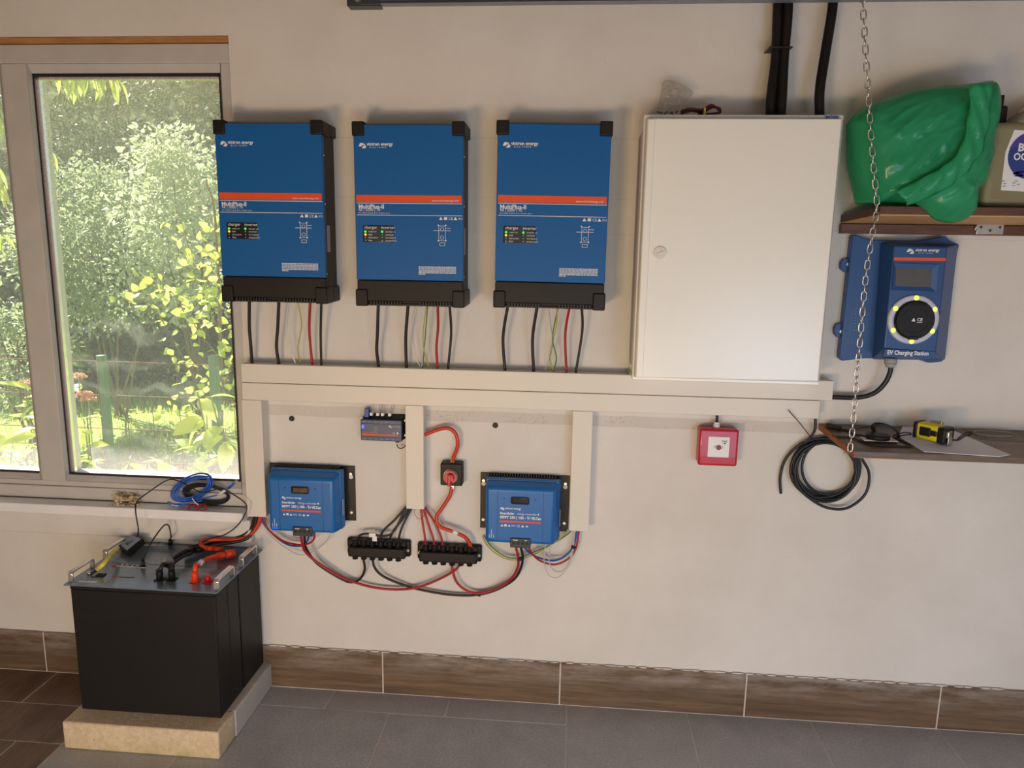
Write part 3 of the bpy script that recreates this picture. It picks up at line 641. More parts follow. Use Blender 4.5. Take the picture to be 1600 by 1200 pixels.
# ------------------------------------------------ corrugated conduits
def conduit(label, pts, r):
    q = smooth_path([P(*p) for p in pts], 60); L = sum((q[i+1]-q[i]).length for i in range(len(q)-1)); n = int(L/.0022)
    # resample
    out = []; acc = 0; j = 0; step = L/n
    for i in range(n+1):
        t = i*step
        while j < len(q)-2 and acc+(q[j+1]-q[j]).length < t: acc += (q[j+1]-q[j]).length; j += 1
        d = (q[j+1]-q[j]); out.append(q[j]+d*min(1, max(0, (t-acc)/max(d.length, 1e-9))))
    mb = MB(); cnt = [0]
    L_ = len(out)
    mb.tube(out, (lambda t: r if int(round(t*(L_-1))) % 2 else r*.86), None, 14, 1)
    return tag(mb.build('corrugated_conduit', M['black']), label, 'conduit', 'black corrugated conduits above the cabinet')
zc = 2.047
conduit('black corrugated conduit above the cabinet, leftmost of the bunched ones', [(1217, -40, -.05), (1215, 20, -.05), (1212, 90, -.06), (1205, 150, -.08), (1203.5, 180, -.085)], .0150)
conduit('black corrugated conduit above the cabinet, rightmost of the bunched ones', [(1232, -40, -.055), (1231, 20, -.055), (1225, 90, -.065), (1222, 150, -.085), (1220, 180, -.09)], .0150)
conduit('black corrugated conduit above the cabinet, behind the bunched pair', [(1224, -40, -.020), (1223, 20, -.020), (1218, 90, -.020), (1213, 150, -.03), (1212, 178, -.035)], .0150)
conduit('single black corrugated conduit above the right end of the cabinet', [(1303, -40, -.05), (1301, 10, -.05), (1290, 80, -.06), (1281, 140, -.08), (1280.5, 180, -.085)], .0150)
b = MB(); pp = P(1218, 76, y=-.066); b.box(pp.x-.034, pp.x+.034, -.086, -.018, pp.z-.002, pp.z+.002, None, .001)
tag(b.build('cable_tie', M['blackm']), 'black cable tie holding the bunched conduits together', 'cable tie')
# ------------------------------------------------ small things on top of the cabinet
BOXY = 2.6
def bagblob(name, outline, y0, y1, m, fold, label, cat, seed=0, ridges=(), rings=16, inner=None):
    """closed soft bag: outline of photo points at mid depth; front bulges to y1 with folds"""
    ym = (y0+y1)/2; pts = [P(a, b_, y=ym) for a, b_ in outline]
    pts = smooth_path(pts+[pts[0]], 5)[:-1]; n = len(pts)
    c = sum(pts, Vector())/n; bm = bmesh.new(); sd = Vector((seed*3.1, seed*1.7, 0))
    rid = [[P(a, b_, y=ym) for a, b_ in rr] for rr in ridges]
    def dist(p, poly):
        best = 9
        for a, b_ in zip(poly, poly[1:]):
            ab = b_-a; t = max(0, min(1, (p-a).dot(ab)/ab.length_squared)); best = min(best, (p-(a+ab*t)).length)
        return best
    def grid(side):
        vs = []
        for k in range(rings):
            f = 1-k/rings; row = []
            for p in pts:
                q = c+(p-c)*f
                h = (1-f**BOXY)**.6 if f < 1 else 0
                dy = h*(y1-y0)/2
                qq = Vector(((q.x+q.z)*.55, q.y, (q.z-q.x)*1.25)); nz = (1-abs(noise.noise(qq*7+sd))*2)*.8+(1-abs(noise.noise(qq*17+sd*2+Vector((0, side, 0))))*2)*.45+(1-abs(noise.noise(qq*38+sd))*2)*.2-.5
                dy *= 1; off = (nz-.5)*fold*min(1, (1-f)*5)
                for rr in rid:
                    d = dist(Vector((q.x, ym, q.z)), rr); off -= fold*1.3*math.exp(-(d/.012)**2)*min(1, (1-f)*6+.3)*(1 if side < 0 else 0)
                row.append(Vector((q.x, ym+side*dy+off*(1 if side < 0 else -.3), q.z)))
            vs.append(row)
        return vs
    fr_ = grid(1 if y1 > y0 else -1) if False else grid(-1); bk = grid(1)
    A = [[bm.verts.new(v) for v in row] for row in fr_]; B = [A[0]]+[[bm.verts.new(v) for v in row] for row in bk[1:]]
    for G_, flip in ((A, False), (B, True)):
        for k in range(rings-1):
            for i in range(n):
                q = (G_[k][i], G_[k][(i+1) % n], G_[k+1][(i+1) % n], G_[k+1][i]); bm.faces.new(q[::-1] if flip else q)
        cv = bm.verts.new(sum((v.co for v in G_[-1]), Vector())/n)
        for i in range(n):
            q = (G_[-1][i], G_[-1][(i+1) % n], cv); bm.faces.new(q[::-1] if flip else q)
    bmesh.ops.recalc_face_normals(bm, faces=bm.faces)
    mb = MB(); mb.bm.free(); mb.bm = bm
    for f_ in bm.faces: f_.smooth = True
    return mb
r = thing('zip_bag', 'small crumpled clear plastic zip bag with dark screws, standing on the cabinet', 'plastic bag', P(1052, 178, y=-.1))
bagblob('b', [(1022, 180), (1030, 158), (1036, 128), (1052, 126), (1070, 134), (1083, 145), (1072, 160), (1078, 176), (1060, 181)], -.02, -.08, None, .02, '', '', 3, (), 10).build('bag_film', M['clearbag'], r)
b = MB()
for k in range(7):
    p = P(1030+k*4.2, 176+(k % 3)*1.2, y=-.05); b.cyl(p, p+Vector((random.uniform(-.01, .01), .006, random.uniform(.002, .012))), .003, None, 7)
tag(b.build('screws', M['black'], r), kind='stuff')
r = thing('wire_bundle', 'dark maroon wire bundle held by a pale tie on top of the cabinet', 'wire bundle', P(1098, 178, y=-.08))
b = MB()
for k in range(5):
    dy = k*.004; b.tube([P(1064, 178-k, y=-.08-dy), P(1078, 173-k*.8, y=-.09-dy), P(1098, 175-k, y=-.09-dy), P(1112, 168-k, y=-.08-dy), P(1124, 169+k, y=-.07-dy), P(1124, 176, y=-.07-dy), P(1110, 178, y=-.08-dy), P(1090, 179, y=-.08-dy)], .0036, None, 6, 5)
b.build('wire', M['darkred'], r)
p = P(1100, 175, y=-.1); MB().box(p.x-.003, p.x+.003, -.116, -.07, p.z-.010, p.z+.010, None, .002).build('tie', M['yellow'], r)
# ------------------------------------------------ EV charging station
ev = thing('charging_station', 'blue wall charger with round black socket, ringed by yellow lights', 'charger', P(1400, 565, y=0))
def poly_y(pxs, y): return [P(a, b_, y=y) for a, b_ in pxs]
base = [(1332, 368), (1338, 367), (1361, 375), (1435, 376), (1478, 369), (1484, 375), (1499, 382), (1496, 396), (1476, 558), (1473, 565), (1457, 567), (1451, 567), (1428, 560), (1350, 560), (1316, 564), (1312, 559)]
bs = poly_y(base, -.035)
MB().hull([v+Vector((0, .033, 0)) for v in bs], bs, None, .003, 2).build('back_housing', M['navy'], ev)
for pts, sc in (([(1326, 404), (1318, 405), (1314, 411), (1314, 420), (1320, 425), (1325, 426)], (1325, 413)), ([(1315, 505), (1307, 507), (1304, 513), (1304, 521), (1308, 527), (1313, 528)], (1314, 518))):
    q = poly_y(pts, -.020); q = [q[0]+Vector((.03, 0, 0))]+q+[q[-1]+Vector((.03, 0, 0))]
    lg = MB().hull([v+Vector((0, .018, 0)) for v in q], q, None, .001, 1).build('mounting_lug', M['navy'], ev)
    c = P(sc[0], sc[1], y=-.02); MB().cyl((c.x, -.024, c.z), (c.x, -.019, c.z), .0055, None, 14).build('screw', M['chrome'], lg)
lo_ = poly_y([(1376, 379), (1497, 382), (1477, 563), (1363, 562)], -.0352)
hi_ = poly_y([(1397, 384), (1480, 386), (1462, 552), (1381, 545)], -.112)
hb = MB().hull(lo_, hi_, None, .004, 3).build('front_housing', M['navy'], ev)
# thin seam line, faceted lower lip
q = poly_y([(1381, 544), (1462, 550)], -.1135)
b = MB(); b.tube([q[0], q[1]], .0007, None, 6, 1); b.build('seam', M['black'], hb)
yE = -.1128
def pf(mb, pts, m=None, y=yE, th=-.001): mb.poly(poly_y(pts, y), m, (0, th, 0))
b = MB(); pf(b, [(1397, 402), (1477.5, 403), (1477, 408), (1396.5, 407)]); ost = b.build('orange_stripe', M['orange'], ev)
e = P(1416, 396.5, y=yE-.001); b = MB(); logo(b, e.x, yE-.001, e.z, .015, None); e2 = P(1430, 392.5, y=yE)
b.text('victron energy', e2.x, yE-.001, e2.z, .0118, None, bold=.0003); b.text('B L U E   P O W E R', e2.x+.010, yE-.001, e2.z-.007, .005); b.build('emblem_print', M['white'], ev)
e = P(1384, 554, y=-.112); b = MB(); b.text('EV Charging Station', P(1386, 554, y=-.1155).x, -.1155, P(1418, 554.5, y=-.1155).z, .0185, None, bold=.0005, sx=.83)
tx = b.build('printed_text', M['white'], ev)
b = MB(); e0, e1 = P(1383, 556, y=-.1145), P(1461, 541, y=-.1145)
b.hull(poly_y([(1382, 545.2), (1462.5, 549.5), (1460, 561), (1378, 558)], -.108), poly_y([(1383, 545.6), (1462, 549.8), (1459.5, 560), (1379.5, 557)], -.1150)); b.build('name_strip', M['navy'], ev)
# recessed display
frm = [(1397, 411), (1467, 413), (1463, 456), (1394, 453)]; scr = [(1400, 418.5), (1456, 419.5), (1454, 449), (1399, 447)]
A_ = poly_y(frm, yE-.004); Bq = poly_y(scr, yE+.000); Cq = poly_y(frm, yE)
b = MB()
for i in range(4):
    j = (i+1) % 4; b.hull([Cq[i], Cq[j], Bq[j], Bq[i]], [A_[i], A_[j], Bq[j]+Vector((0, -.0006, 0)), Bq[i]+Vector((0, -.0006, 0))])
b.build('display_bezel', M['navy'], ev)
MB().hull(poly_y(scr, yE+.001), poly_y(scr, yE-.0010)).build('screen', M['lcd3'], ev)
c = P(1427, 499.5, y=yE-.004); rr = .0755
b = MB(); n = 48
pr = [(rr, yE+.0015), (rr, yE-.006), (rr-.004, yE-.009), (rr*.80, yE-.010), (rr*.78, yE-.006)]
rings = [[b.bm.verts.new((c.x+R_*math.cos(2*PI*k/n), y_, c.z+R_*math.sin(2*PI*k/n))) for k in range(n)] for R_, y_ in pr]
for i in range(len(pr)-1):
    for k in range(n): b.bm.faces.new((rings[i][k], rings[i][(k+1) % n], rings[i+1][(k+1) % n], rings[i+1][k])).smooth = True
b.build('light_ring', M['ring'], ev)
b = MB(); b.cyl((c.x, yE+.001, c.z), (c.x, yE-.014, c.z), rr*.785, None, 48); b.cyl((c.x, yE-.014, c.z), (c.x, yE-.019, c.z), rr*.76, None, 48, rr*.72)
sk = b.build('socket_cap', M['black'], ev)
b = MB(); b.tube([(c.x+rr*.52*math.cos(a), yE-.0192, c.z+rr*.52*math.sin(a)) for a in [PI*.75+k*PI*1.5/30 for k in range(31)]], .0012, None, 6, 1); b.build('lid_groove', M['fin'], sk)
b = MB(); b.box(c.x-.030, c.x+.030, yE-.022, yE-.016, c.z+rr*.60, c.z+rr*.70, None, .003); b.box(c.x-.014, c.x+.014, yE-.021, yE-.012, c.z-rr*.80, c.z-rr*.66, None, .002); b.build('lid_hinge', M['black'], sk)
b = MB(); y_ = yE-.0198; b.poly([(c.x-.012, y_, c.z-.004), (c.x+.000, y_, c.z-.004), (c.x-.006, y_, c.z+.007)]); b.text('CE', c.x+.004, y_, c.z-.003, .0135, None, bold=.0003); b.box(c.x+.004, c.x+.020, y_, y_+.0005, c.z-.0075, c.z-.006)
b.build('certification_marks', M['white'], sk)
for k in range(6):
    a = PI/2+k*PI/3; MB().ball((c.x+rr*.885*math.cos(a), yE-.0090, c.z+rr*.885*math.sin(a)), .0075, None, 10, (1.1, .35, 1.1)).build('status_light', M['led_y'], ev)
# rating plate print on the left flank
b = MB()
for pa, pb in (((1333.5, 471), (1344, 472)), ((1326, 535), (1336, 536.5))): b.tube([P(*pa, y=-.0358), P(*pb, y=-.0358)], .0005, None, 5, 1)
for pa, pb in (((1333.5, 471), (1326, 535)), ((1344, 472), (1336, 536.5))): b.tube([P(*pa, y=-.0358), P(*pb, y=-.0358)], .0005, None, 5, 1)
for k in range(9):
    f = k/9; x = 1340.5-f*6; b.tube([P(x-3.2, 476+f*44, y=-.0358), P(x+1.5, 476.5+f*44, y=-.0358)], .0011, None, 5, 1)
b.build('rating_print', mat('pale_blue_print', rgb('7f96bd'), .5), ev)
g = P(1391.5, 565, y=-.06)
b = MB(); b.cyl((g.x, -.06, g.z+.012), (g.x, -.06, g.z-.004), .0205, None, 8); b.cyl((g.x, -.06, g.z-.004), (g.x, -.06, g.z-.018), .0185, None, 16, .013); b.build('cable_gland', M['greyw'], ev)
cable('charger_cable', 'thick black cable curving from the wall charger to the duct end', [Vector((g.x, -.06, g.z-.010)), (1391, 580, -.06), (1383, 598, -.055), (1366, 614, -.045), (1340, 621, -.035), (1300, 620.5, -.032)], .0078, M['blackm'], seg=12)
# ------------------------------------------------ upper shelf
us = thing('folding_shelf', 'narrow brown wooden wall shelf carrying the green bag and the jug', 'shelf', (1.2, 0, 1.71))
def bd(x0a, x0b, x1, y0, y1, za, zb2, th):
    """board: wall edge (y1, za) to front edge (y0, zb2)"""
    lo = [(x0a, y1, za-th), (x1, y1, za-th), (x1, y0, zb2-th), (x0b, y0, zb2-th)]; hi = [(a, b_, c_+th) for a, b_, c_ in lo]
    return lo, hi
lo, hi = bd(.992, 1.030, 2.1, -.21, -.001, 1.770, 1.786, .022)
MB().hull(lo, hi, None, .001, 1).build('board', M['shelfw'], us)
lo, hi = bd(.994, 1.033, 2.1, -.205, -.001, 1.7475, 1.7632, .004); MB().hull(lo, hi).build('underside', M['shelfund'], us)
MB().box(.990, 2.1, -.024, -.001, 1.713, 1.742, None, .001).build('batten', M['shelfw'], us)
h = P(1547, 357, y=-.026)
b = MB(); b.box(h.x-.040, h.x+.040, -.0275, -.0241, h.z-.018, h.z+.016, None, .0008); hg = b.build('hinge', M['chrome'], us)
b = MB(); b.cyl((h.x-.036, -.030, h.z+.018), (h.x+.036, -.030, h.z+.018), .004, None, 10); b.box(h.x-.036, h.x+.036, -.060, -.026, h.z+.0165, h.z+.0185); b.build('hinge_knuckle', M['chrome'], hg)
for dx_, dz_ in ((-.028, .004), (0, -.006), (.028, .004)): MB().cyl((h.x+dx_, -.0285, h.z+dz_), (h.x+dx_, -.0272, h.z+dz_), .0042, None, 10).build('screw', M['greyblk'], hg)
p = P(1522, 356, y=-.025); b = MB(); b.tube([p+Vector((0, 0, .012)), p+Vector((.004, -.006, .006)), p+Vector((0, -.004, -.008))], .002, None, 6); b.build('hook', M['chrome'], us)
# chain
ch = thing('hanging_chain', 'steel link chain hanging from the ceiling past both shelf corners', 'chain', P(1328, 705, y=-.232))
cp_ = smooth_path([P(1341, -160, y=-.235), P(1348, 0, y=-.235), P(1357, 150, y=-.235), P(1365, 260, y=-.235), P(1370, 322, y=-.235), P(1362, 372, y=-.235), P(1352, 440, y=-.235), P(1344, 530, y=-.235), P(1338, 600, y=-.235), P(1333, 660, y=-.235), P(1328, 704, y=-.235)], 20)
b = MB(); hl, hw = .0138, .0068; lp = []
for k in range(12):
    a = 2*PI*k/12; sz = math.sin(a); lp.append((hw*math.cos(a), 0, (hl-hw)*(1 if sz > .01 else -1 if sz < -.01 else 0)+hw*sz))
b.tube(lp, .0018, None, 6, 1, closed=True); lk0 = b.build('chain_link', M['chrome'], None, (0, 0, 0)); lmesh = lk0.data; bpy.data.objects.remove(lk0)
acc = 0; pitch = .0228; k = 0; nxt = 0
for i in range(len(cp_)-1):
    d = cp_[i+1]-cp_[i]; L = d.length
    while nxt <= acc+L:
        p = cp_[i]+d*((nxt-acc)/L)
        o = bpy.data.objects.new('chain_link', lmesh); C.objects.link(o); o.parent = ch
        q = d.normalized().to_track_quat('Z', 'X') @ Matrix.Rotation((.45 if k % 2 else .45+PI/2)+random.uniform(-.2, .2), 4, 'Z').to_quaternion()
        o.location = p-ch.location; o.rotation_mode = 'QUATERNION'; o.rotation_quaternion = q
        nxt += pitch; k += 1
    acc += L
# ------------------------------------------------ lower shelf
ls = thing('corner_shelf', 'thin worn grey brown board shelf hung on the chain', 'shelf', (1.3, 0, 1.05))
zw, zf2, yfr = 1.090, 1.062, -.245
xa, xb_ = P(1281, 664, y=0).x, P(1336, 704, z=1.064).x
lo, hi = bd(xa, xb_, 2.1, yfr, -.001, zw, zf2, .020)
MB().hull(lo, hi, None, .0006, 1).build('board', M['shelftop'], ls)
lo2 = [(xa-.004, -.001, zw-.020), (xb_-.004, yfr, zf2-.020), (xb_, yfr, zf2-.020), (xa, -.001, zw-.020)]
MB().hull(lo2, [(a, b_, c_+.0198) for a, b_, c_ in lo2]).build('sawn_end', M['shelfedge'], ls)
b = MB(); R_ = random.Random(5)
for k in range(9):
    x = xb_+.01+k*.014; b.hull([(x, yfr-.001, zf2-.020), (x+.02, yfr-.001, zf2-.020), (x+.02, yfr-.0005, zf2-.017), (x, yfr-.0005, zf2-.017)], [(x, yfr-.003, zf2-.0195), (x+.02, yfr-.003, zf2-.0200), (x+.02, yfr-.002, zf2-.018), (x, yfr-.002, zf2-.0175)])
b.build('splinter', M['shelfund'], ls)
q = P(1327, 706, y=-.236); b = MB(); b.tube([q+Vector((.006, 0, .004)), q, q+Vector((-.012, -.004, -.002)), q+Vector((-.022, -.008, -.001))], .0016, None, 6); b.build('nail', M['chrome'], ls)
def shz(y): return zw+(zf2-zw)*(y/yfr)
def PS(px, py, h=0):
    """point on the lower shelf's sloping top, raised by h"""
    z = 1.075
    for _ in range(6):
        p = P(px, py, z=z); z = shz(max(min(p.y, 0), yfr))+h
    return P(px, py, z=z)
def sheet(name, label, cat, pxs, h, th, m, **kw):
    q = [PS(a, b_, h) for a, b_ in pxs]; return tag(MB().hull(q, [v+Vector((0, 0, th)) for v in q]).build(name, m), label, cat)
sheet('paper_sheet', 'white paper sheet lying on the lower shelf under the tape measure', 'paper', [(1404, 683), (1443, 706), (1500, 710), (1562, 714), (1578, 711), (1535, 693), (1478, 668), (1410, 667)], .0008, .0016, M['paper'])
sheet('clear_folder', 'clear plastic folder lying behind the white paper on the lower shelf', 'folder', [(1500, 668), (1575, 668), (1600, 678), (1640, 691), (1560, 688), (1530, 686)], .0010, .0010, M['clearfilm'])
# ring-shaped tape under film
b = MB(); n = 32; c0 = PS(1554, 678, .003)
b.tube([(c0.x+.062*math.cos(2*PI*k/n), c0.y+.026*math.sin(2*PI*k/n), shz(max(-.24, min(0, c0.y+.026*math.sin(2*PI*k/n))))+.0045) for k in range(n)], .0024, None, 6, 1, closed=True)
tag(b.build('tape_ring', M['clearfilm']), 'oval ring of clear tape lying on the clear folder', 'tape')
# tape measure
tm = thing('tape_measure', 'yellow and black tape measure with wrist strap on the white paper', 'tape measure', PS(1450, 692))
zt0 = PS(1450, 690).z+.003
f0, f1 = P(1427, 684, z=zt0), P(1463, 692, z=zt0)
ang = math.atan2(f1.y-f0.y, f1.x-f0.x)
Rm = Matrix.Rotation(ang, 4, 'Z')
def loc_box(name, u0, u1, v0, v1, h0, h1, m, bev, par, seg=3):
    mb = MB(); mb.box(u0, u1, v0, v1, h0, h1, None, bev, seg); mb.bm.transform(Matrix.Translation((f0.x, f0.y, zt0)) @ Rm); return mb.build(name, m, par)
L_ = (f1-f0).length; Hh = .052
body = loc_box('case', 0, L_*1.02, 0, .050, 0, Hh, M['yel'], .007, tm)
loc_box('rubber_grip', -.004, .010, -.003, .053, .001, Hh+.002, M['black'], .005, tm)
loc_box('rubber_grip', L_*.98, L_*.98+.026, -.003, .053, .0, Hh*.96, M['black'], .006, tm)
loc_box('side_badge', .016, L_*.72, -.003, .004, .013, Hh-.010, M['black'], .004, body)
loc_box('side_badge', L_*.70, L_*.98, -.0035, .004, .018, Hh-.016, M['black'], .004, body)
loc_box('belt_clip', .02, L_*.8, .046, .060, .016, Hh+.008, M['chrome'], .003, tm)
loc_box('tape_hook', L_+.018, L_+.030, .008, .030, .018, .040, M['chrome'], .002, tm)
loc_box('tape_tip', L_+.028, L_+.031, .008, .032, -.001, .020, M['chrome'], .001, tm)
q0 = Vector((f0.x, f0.y, zt0)) + (Rm @ Vector((L_+.028, .010, .030)))
b = MB(); b.tube([q0, PS(1482, 686, .005), PS(1493, 688, .003), PS(1503, 680, .004), PS(1512, 675, .006), PS(1519, 676, .003), PS(1508, 681, .003), PS(1496, 688, .003), PS(1484, 685, .004)], .0027, None, 6, 6); b.build('wrist_strap', M['blackm'], tm)
# cables, puck, USB plug on the lower shelf
b = MB()
for k in range(5):
    n = 26; pts = []
    for j in range(n):
        a = 2*PI*j/n; u, v = math.cos(a)*(.045-.001*k), math.sin(a)*.021
        ca, sa = math.cos(-.45), math.sin(-.45); cc = P(1383, 673, y=-.10)
        pts.append(Vector((cc.x+u*ca-v*sa, -.10-.010*math.sin(a)-.003*k, cc.z-.002+u*sa+v*ca)))
    b.tube(pts, .0032, None, 6, 1, closed=True)
b.tube([P(1395, 681, y=-.1), P(1412, 676, y=-.11), P(1424, 677, y=-.11)], .0022, None, 6); b.tube([P(1396, 684, y=-.1), P(1412, 680, y=-.115), P(1424, 679, y=-.115)], .0022, None, 6)
tag(b.build('coiled_lead', M['blackm']), 'small coil of thin black lead standing behind the black puck', 'cable')
c = PS(1369, 687, 0); b = MB(); b.box(c.x-.048, c.x+.055, c.y-.030, c.y+.012, c.z+.001, c.z+.005, None, .001); 
pk = thing('puck_antenna', 'round black puck on a pale pad, under the coiled lead', 'antenna', c)
b.build('pad', M['duct'], pk); b = MB(); b.cyl((c.x+.002, c.y-.004, c.z+.005), (c.x+.002, c.y-.004, c.z+.020), .036, None, 28, .034); b.build('puck', M['black'], pk)
u = thing('usb_stick', 'black USB plug at the left end of the lower shelf', 'plug', PS(1303, 672))
c = PS(1303, 671); b = MB(); b.hull([(c.x-.022, c.y+.014, c.z+.002), (c.x+.016, c.y-.012, c.z+.002), (c.x+.024, c.y, c.z+.002), (c.x-.014, c.y+.026, c.z+.002)], [(c.x-.022, c.y+.014, c.z+.017), (c.x+.016, c.y-.012, c.z+.013), (c.x+.024, c.y, c.z+.013), (c.x-.014, c.y+.026, c.z+.017)], None, .002); b.build('plug_body', M['black'], u)
cable('thin_lead', 'thin black lead running from the USB plug to the puck', [PS(1310, 672, .004), PS(1320, 672, .003), PS(1334, 678, .003), PS(1350, 681, .003), PS(1360, 684, .004)], .0024, M['blackm'])
cable('thin_lead', 'thin black lead looping along the front of the lower shelf', [PS(1300, 681, .003), PS(1330, 684, .003), PS(1352, 692, .003), PS(1370, 696, .003), PS(1400, 697, .003), PS(1424, 697, .003), PS(1412, 690, .003), PS(1395, 684, .003)], .0025, M['blackm'])
cable('thin_lead', 'thin dark lead near the wall at the back of the lower shelf', [PS(1312, 670, .003), PS(1332, 671, .003), PS(1345, 668, .003), PS(1360, 667, .003)], .0014, M['blackm'])
# hanging coil
co = thing('cable_coil', 'large coil of black cable hanging on the wall below the lower shelf corner', 'cable coil', P(1291, 795, y=-.02))
b = MB()
def ell(cx, cy, rx, ry, a0, a1, y, n=40, tilt=0):
    out = []
    for k in range(n+1):
        a = math.radians(a0+(a1-a0)*k/n); u, v = rx*math.cos(a), ry*math.sin(a)
        out.append(P(cx+u*math.cos(tilt)-v*math.sin(tilt), cy-(u*math.sin(tilt)+v*math.cos(tilt)), y=y))
    return out
rc = .0047
for i, (cx, cy, rx, ry, y, t) in enumerate(((1290, 732, 54, 48, -.012, .05), (1289, 734, 50, 46, -.022, .15), (1292, 730, 50, 45, -.018, -.1), (1287, 733, 52, 44, -.030, .2), (1291, 735, 46, 46, -.032, .3), (1295, 731, 42, 42, -.026, -.2), (1290, 738, 48, 46, -.038, 0))):
    b.tube(ell(cx, cy, rx, ry, 0, 350, y, 44, t)[:-1], rc, None, 7, 1, closed=True)
b.build('coil_loops', M['blackm'], co)
b = MB(); b.tube(smooth_path([P(1220, 771, y=-.012), P(1219, 745, y=-.012), P(1227, 718, y=-.014), P(1248, 696, y=-.02), P(1275, 686, y=-.026), P(1300, 686, y=-.03)], 6), rc, None, 7, 1)
b.tube(smooth_path([P(1345, 714, y=-.035), P(1358, 740, y=-.035), P(1352, 772, y=-.034), P(1326, 793, y=-.032), P(1300, 795, y=-.03), P(1276, 786, y=-.03), P(1250, 765, y=-.03), P(1236, 740, y=-.03)], 6), rc, None, 7, 1)
b.build('loose_loop', M['blackm'], co)
b = MB(); b.tube([P(1274, 648, y=-.03), P(1274, 660, y=-.03), P(1273, 672, y=-.03), P(1266, 684, y=-.03), P(1256, 694, y=-.03)], rc, None, 7, 6); b.build('lead_in', M['blackm'], co)
b = MB(); a, c = P(1232, 641, y=-.078), P(1266, 682, y=-.042); b.tube([a, (a+c)/2+Vector((0, -.002, .002)), c], .0016, None, 5, 3)
tag(b.build('cable_tie', M['blackm']), 'long black cable tie sticking up from the hanging coil', 'cable tie')
# ------------------------------------------------ jug and dark object, green bag
jg = thing('jug', 'large translucent greenish plastic jug at the right end of the shelf', 'jug', P(1600, 325, y=-.1))
jx0 = P(1535, 300, y=-.17).x; jz0 = 1.796; jz1 = P(1590, 190, y=-.17).z; jx1 = jx0+.235
b = MB(); b.box(jx0, jx1, -.172, -.012, jz0-.006, jz1, None, .022, 4); b.build('jug_body', M['jug'], jg)
b = MB(); sh_x = P(1567, 168, y=-.09).x
b.hull([(sh_x, -.16, jz1-.004), (jx1-.01, -.16, jz1-.004), (jx1-.01, -.03, jz1-.004), (sh_x, -.03, jz1-.004)], [(sh_x+.05, -.125, jz1+.040), (jx1-.05, -.125, jz1+.040), (jx1-.05, -.06, jz1+.040), (sh_x+.05, -.06, jz1+.040)], None, .014, 3)
b.tube([(sh_x+.05, -.09, jz1+.030), (sh_x+.07, -.09, jz1+.052), (sh_x+.12, -.09, jz1+.056), (sh_x+.17, -.09, jz1+.035)], .012, None, 10); b.build('jug_shoulder', M['jugcap'], jg)
L4 = [P(1564, 297, y=-.174), P(1640, 302, y=-.174), P(1645, 206, y=-.174), P(1585, 203, y=-.174), P(1571, 238, y=-.174)]
jl = MB().hull([v+Vector((0, .002, 0)) for v in L4], L4).build('jug_label', M['label'], jg)
cc = P(1613, 243, y=-.1745); b = MB(); b.cyl((cc.x, -.1750, cc.z), (cc.x, -.1742, cc.z), .066, None, 40); b.build('label_disc', M['navyp'], jl)
b = MB(); b.poly([(cc.x+.067*math.cos(a), -.1753, cc.z+.067*math.sin(a)) for a in [PI*.33+k*PI*.58/12 for k in range(13)]], None, (0, .0006, 0)); b.build('disc_tint', M['purple'], jl)
b = MB(); y_ = -.1757; e = P(1590, 236, y=y_); b.text('B', e.x, y_, e.z, .030, None, bold=.0010); e = P(1583, 250, y=y_); b.text('OCEA', e.x, y_, e.z, .028, None, bold=.0008, sx=.85)
b.build('label_text', M['label'], jl)
b = MB(); R_ = random.Random(9)
for k in range(26):
    px, py = R_.uniform(1586, 1600), R_.uniform(268, 276); p = P(px, py, y=-.1748); b.box(p.x-.006, p.x+.008, -.1752, -.1744, p.z-.001, p.z+.0015)
for px, py in ((1568, 283), (1570, 287), (1569, 291), (1584, 286), (1588, 283), (1591, 288), (1584, 290)): p = P(px, py, y=-.1748); b.box(p.x-.004, p.x+.004, -.1750, -.1744, p.z-.0008, p.z+.0008)
b.build('label_marks', M['purple'], jl)
p = P(1557, 158, y=-.05)
b = MB(); b.box(p.x-.10, p.x+.012, -.10, -.02, 1.80, p.z-.020, None, .008); b.box(p.x-.014, p.x+.012, -.07, -.035, p.z-.022, p.z+.014, None, .002)
tag(b.build('black_case', M['black']), 'black object poking out from behind the green bag beside the jug', 'case')
q0_, q1_ = P(1395, 165, y=-.14), P(1500, 230, y=-.14)
dk = MB(); dk.box(q0_.x, q1_.x, -.20, -.11, q1_.z-.06, q0_.z, None, .01); dk2 = MB(); q2_ = P(1490, 300, y=-.2)
gb = thing('plastic_bag', 'crumpled green plastic bag sagging over the front of the shelf', 'bag', P(1430, 330, y=-.15))
outl = [(1325, 192), (1338, 176), (1360, 163), (1400, 147), (1440, 137), (1490, 134), (1518, 131), (1548, 129), (1554, 160), (1550, 190), (1541, 222), (1543, 240), (1535, 268), (1528, 292), (1517, 305), (1514, 335), (1500, 350), (1475, 358), (1445, 353), (1424, 336), (1405, 322), (1375, 319), (1343, 325), (1334, 295), (1327, 255), (1325, 215)]
rid = ([(1353, 170), (1360, 230), (1375, 290)], [(1548, 131), (1538, 190), (1520, 240), (1480, 285), (1420, 322)], [(1375, 285), (1410, 277), (1450, 275), (1500, 262)], [(1375, 290), (1420, 298), (1450, 285)], [(1380, 278), (1420, 230), (1470, 180), (1510, 140)], [(1440, 330), (1480, 350), (1505, 340)], [(1545, 185), (1538, 225), (1528, 260)])
BOXY = 5.0
mbb = bagblob('g', outl, -.02, -.262, None, .034, '', '', 1, rid, 64)
for v in mbb.bm.verts:   # rest on the board, keep off the wall
    if v.co.y > -.200 and v.co.z < 1.797: v.co.z = 1.797
    v.co.y = min(v.co.y, -.006)
mbb.build('bag_film', M['bag'], gb)
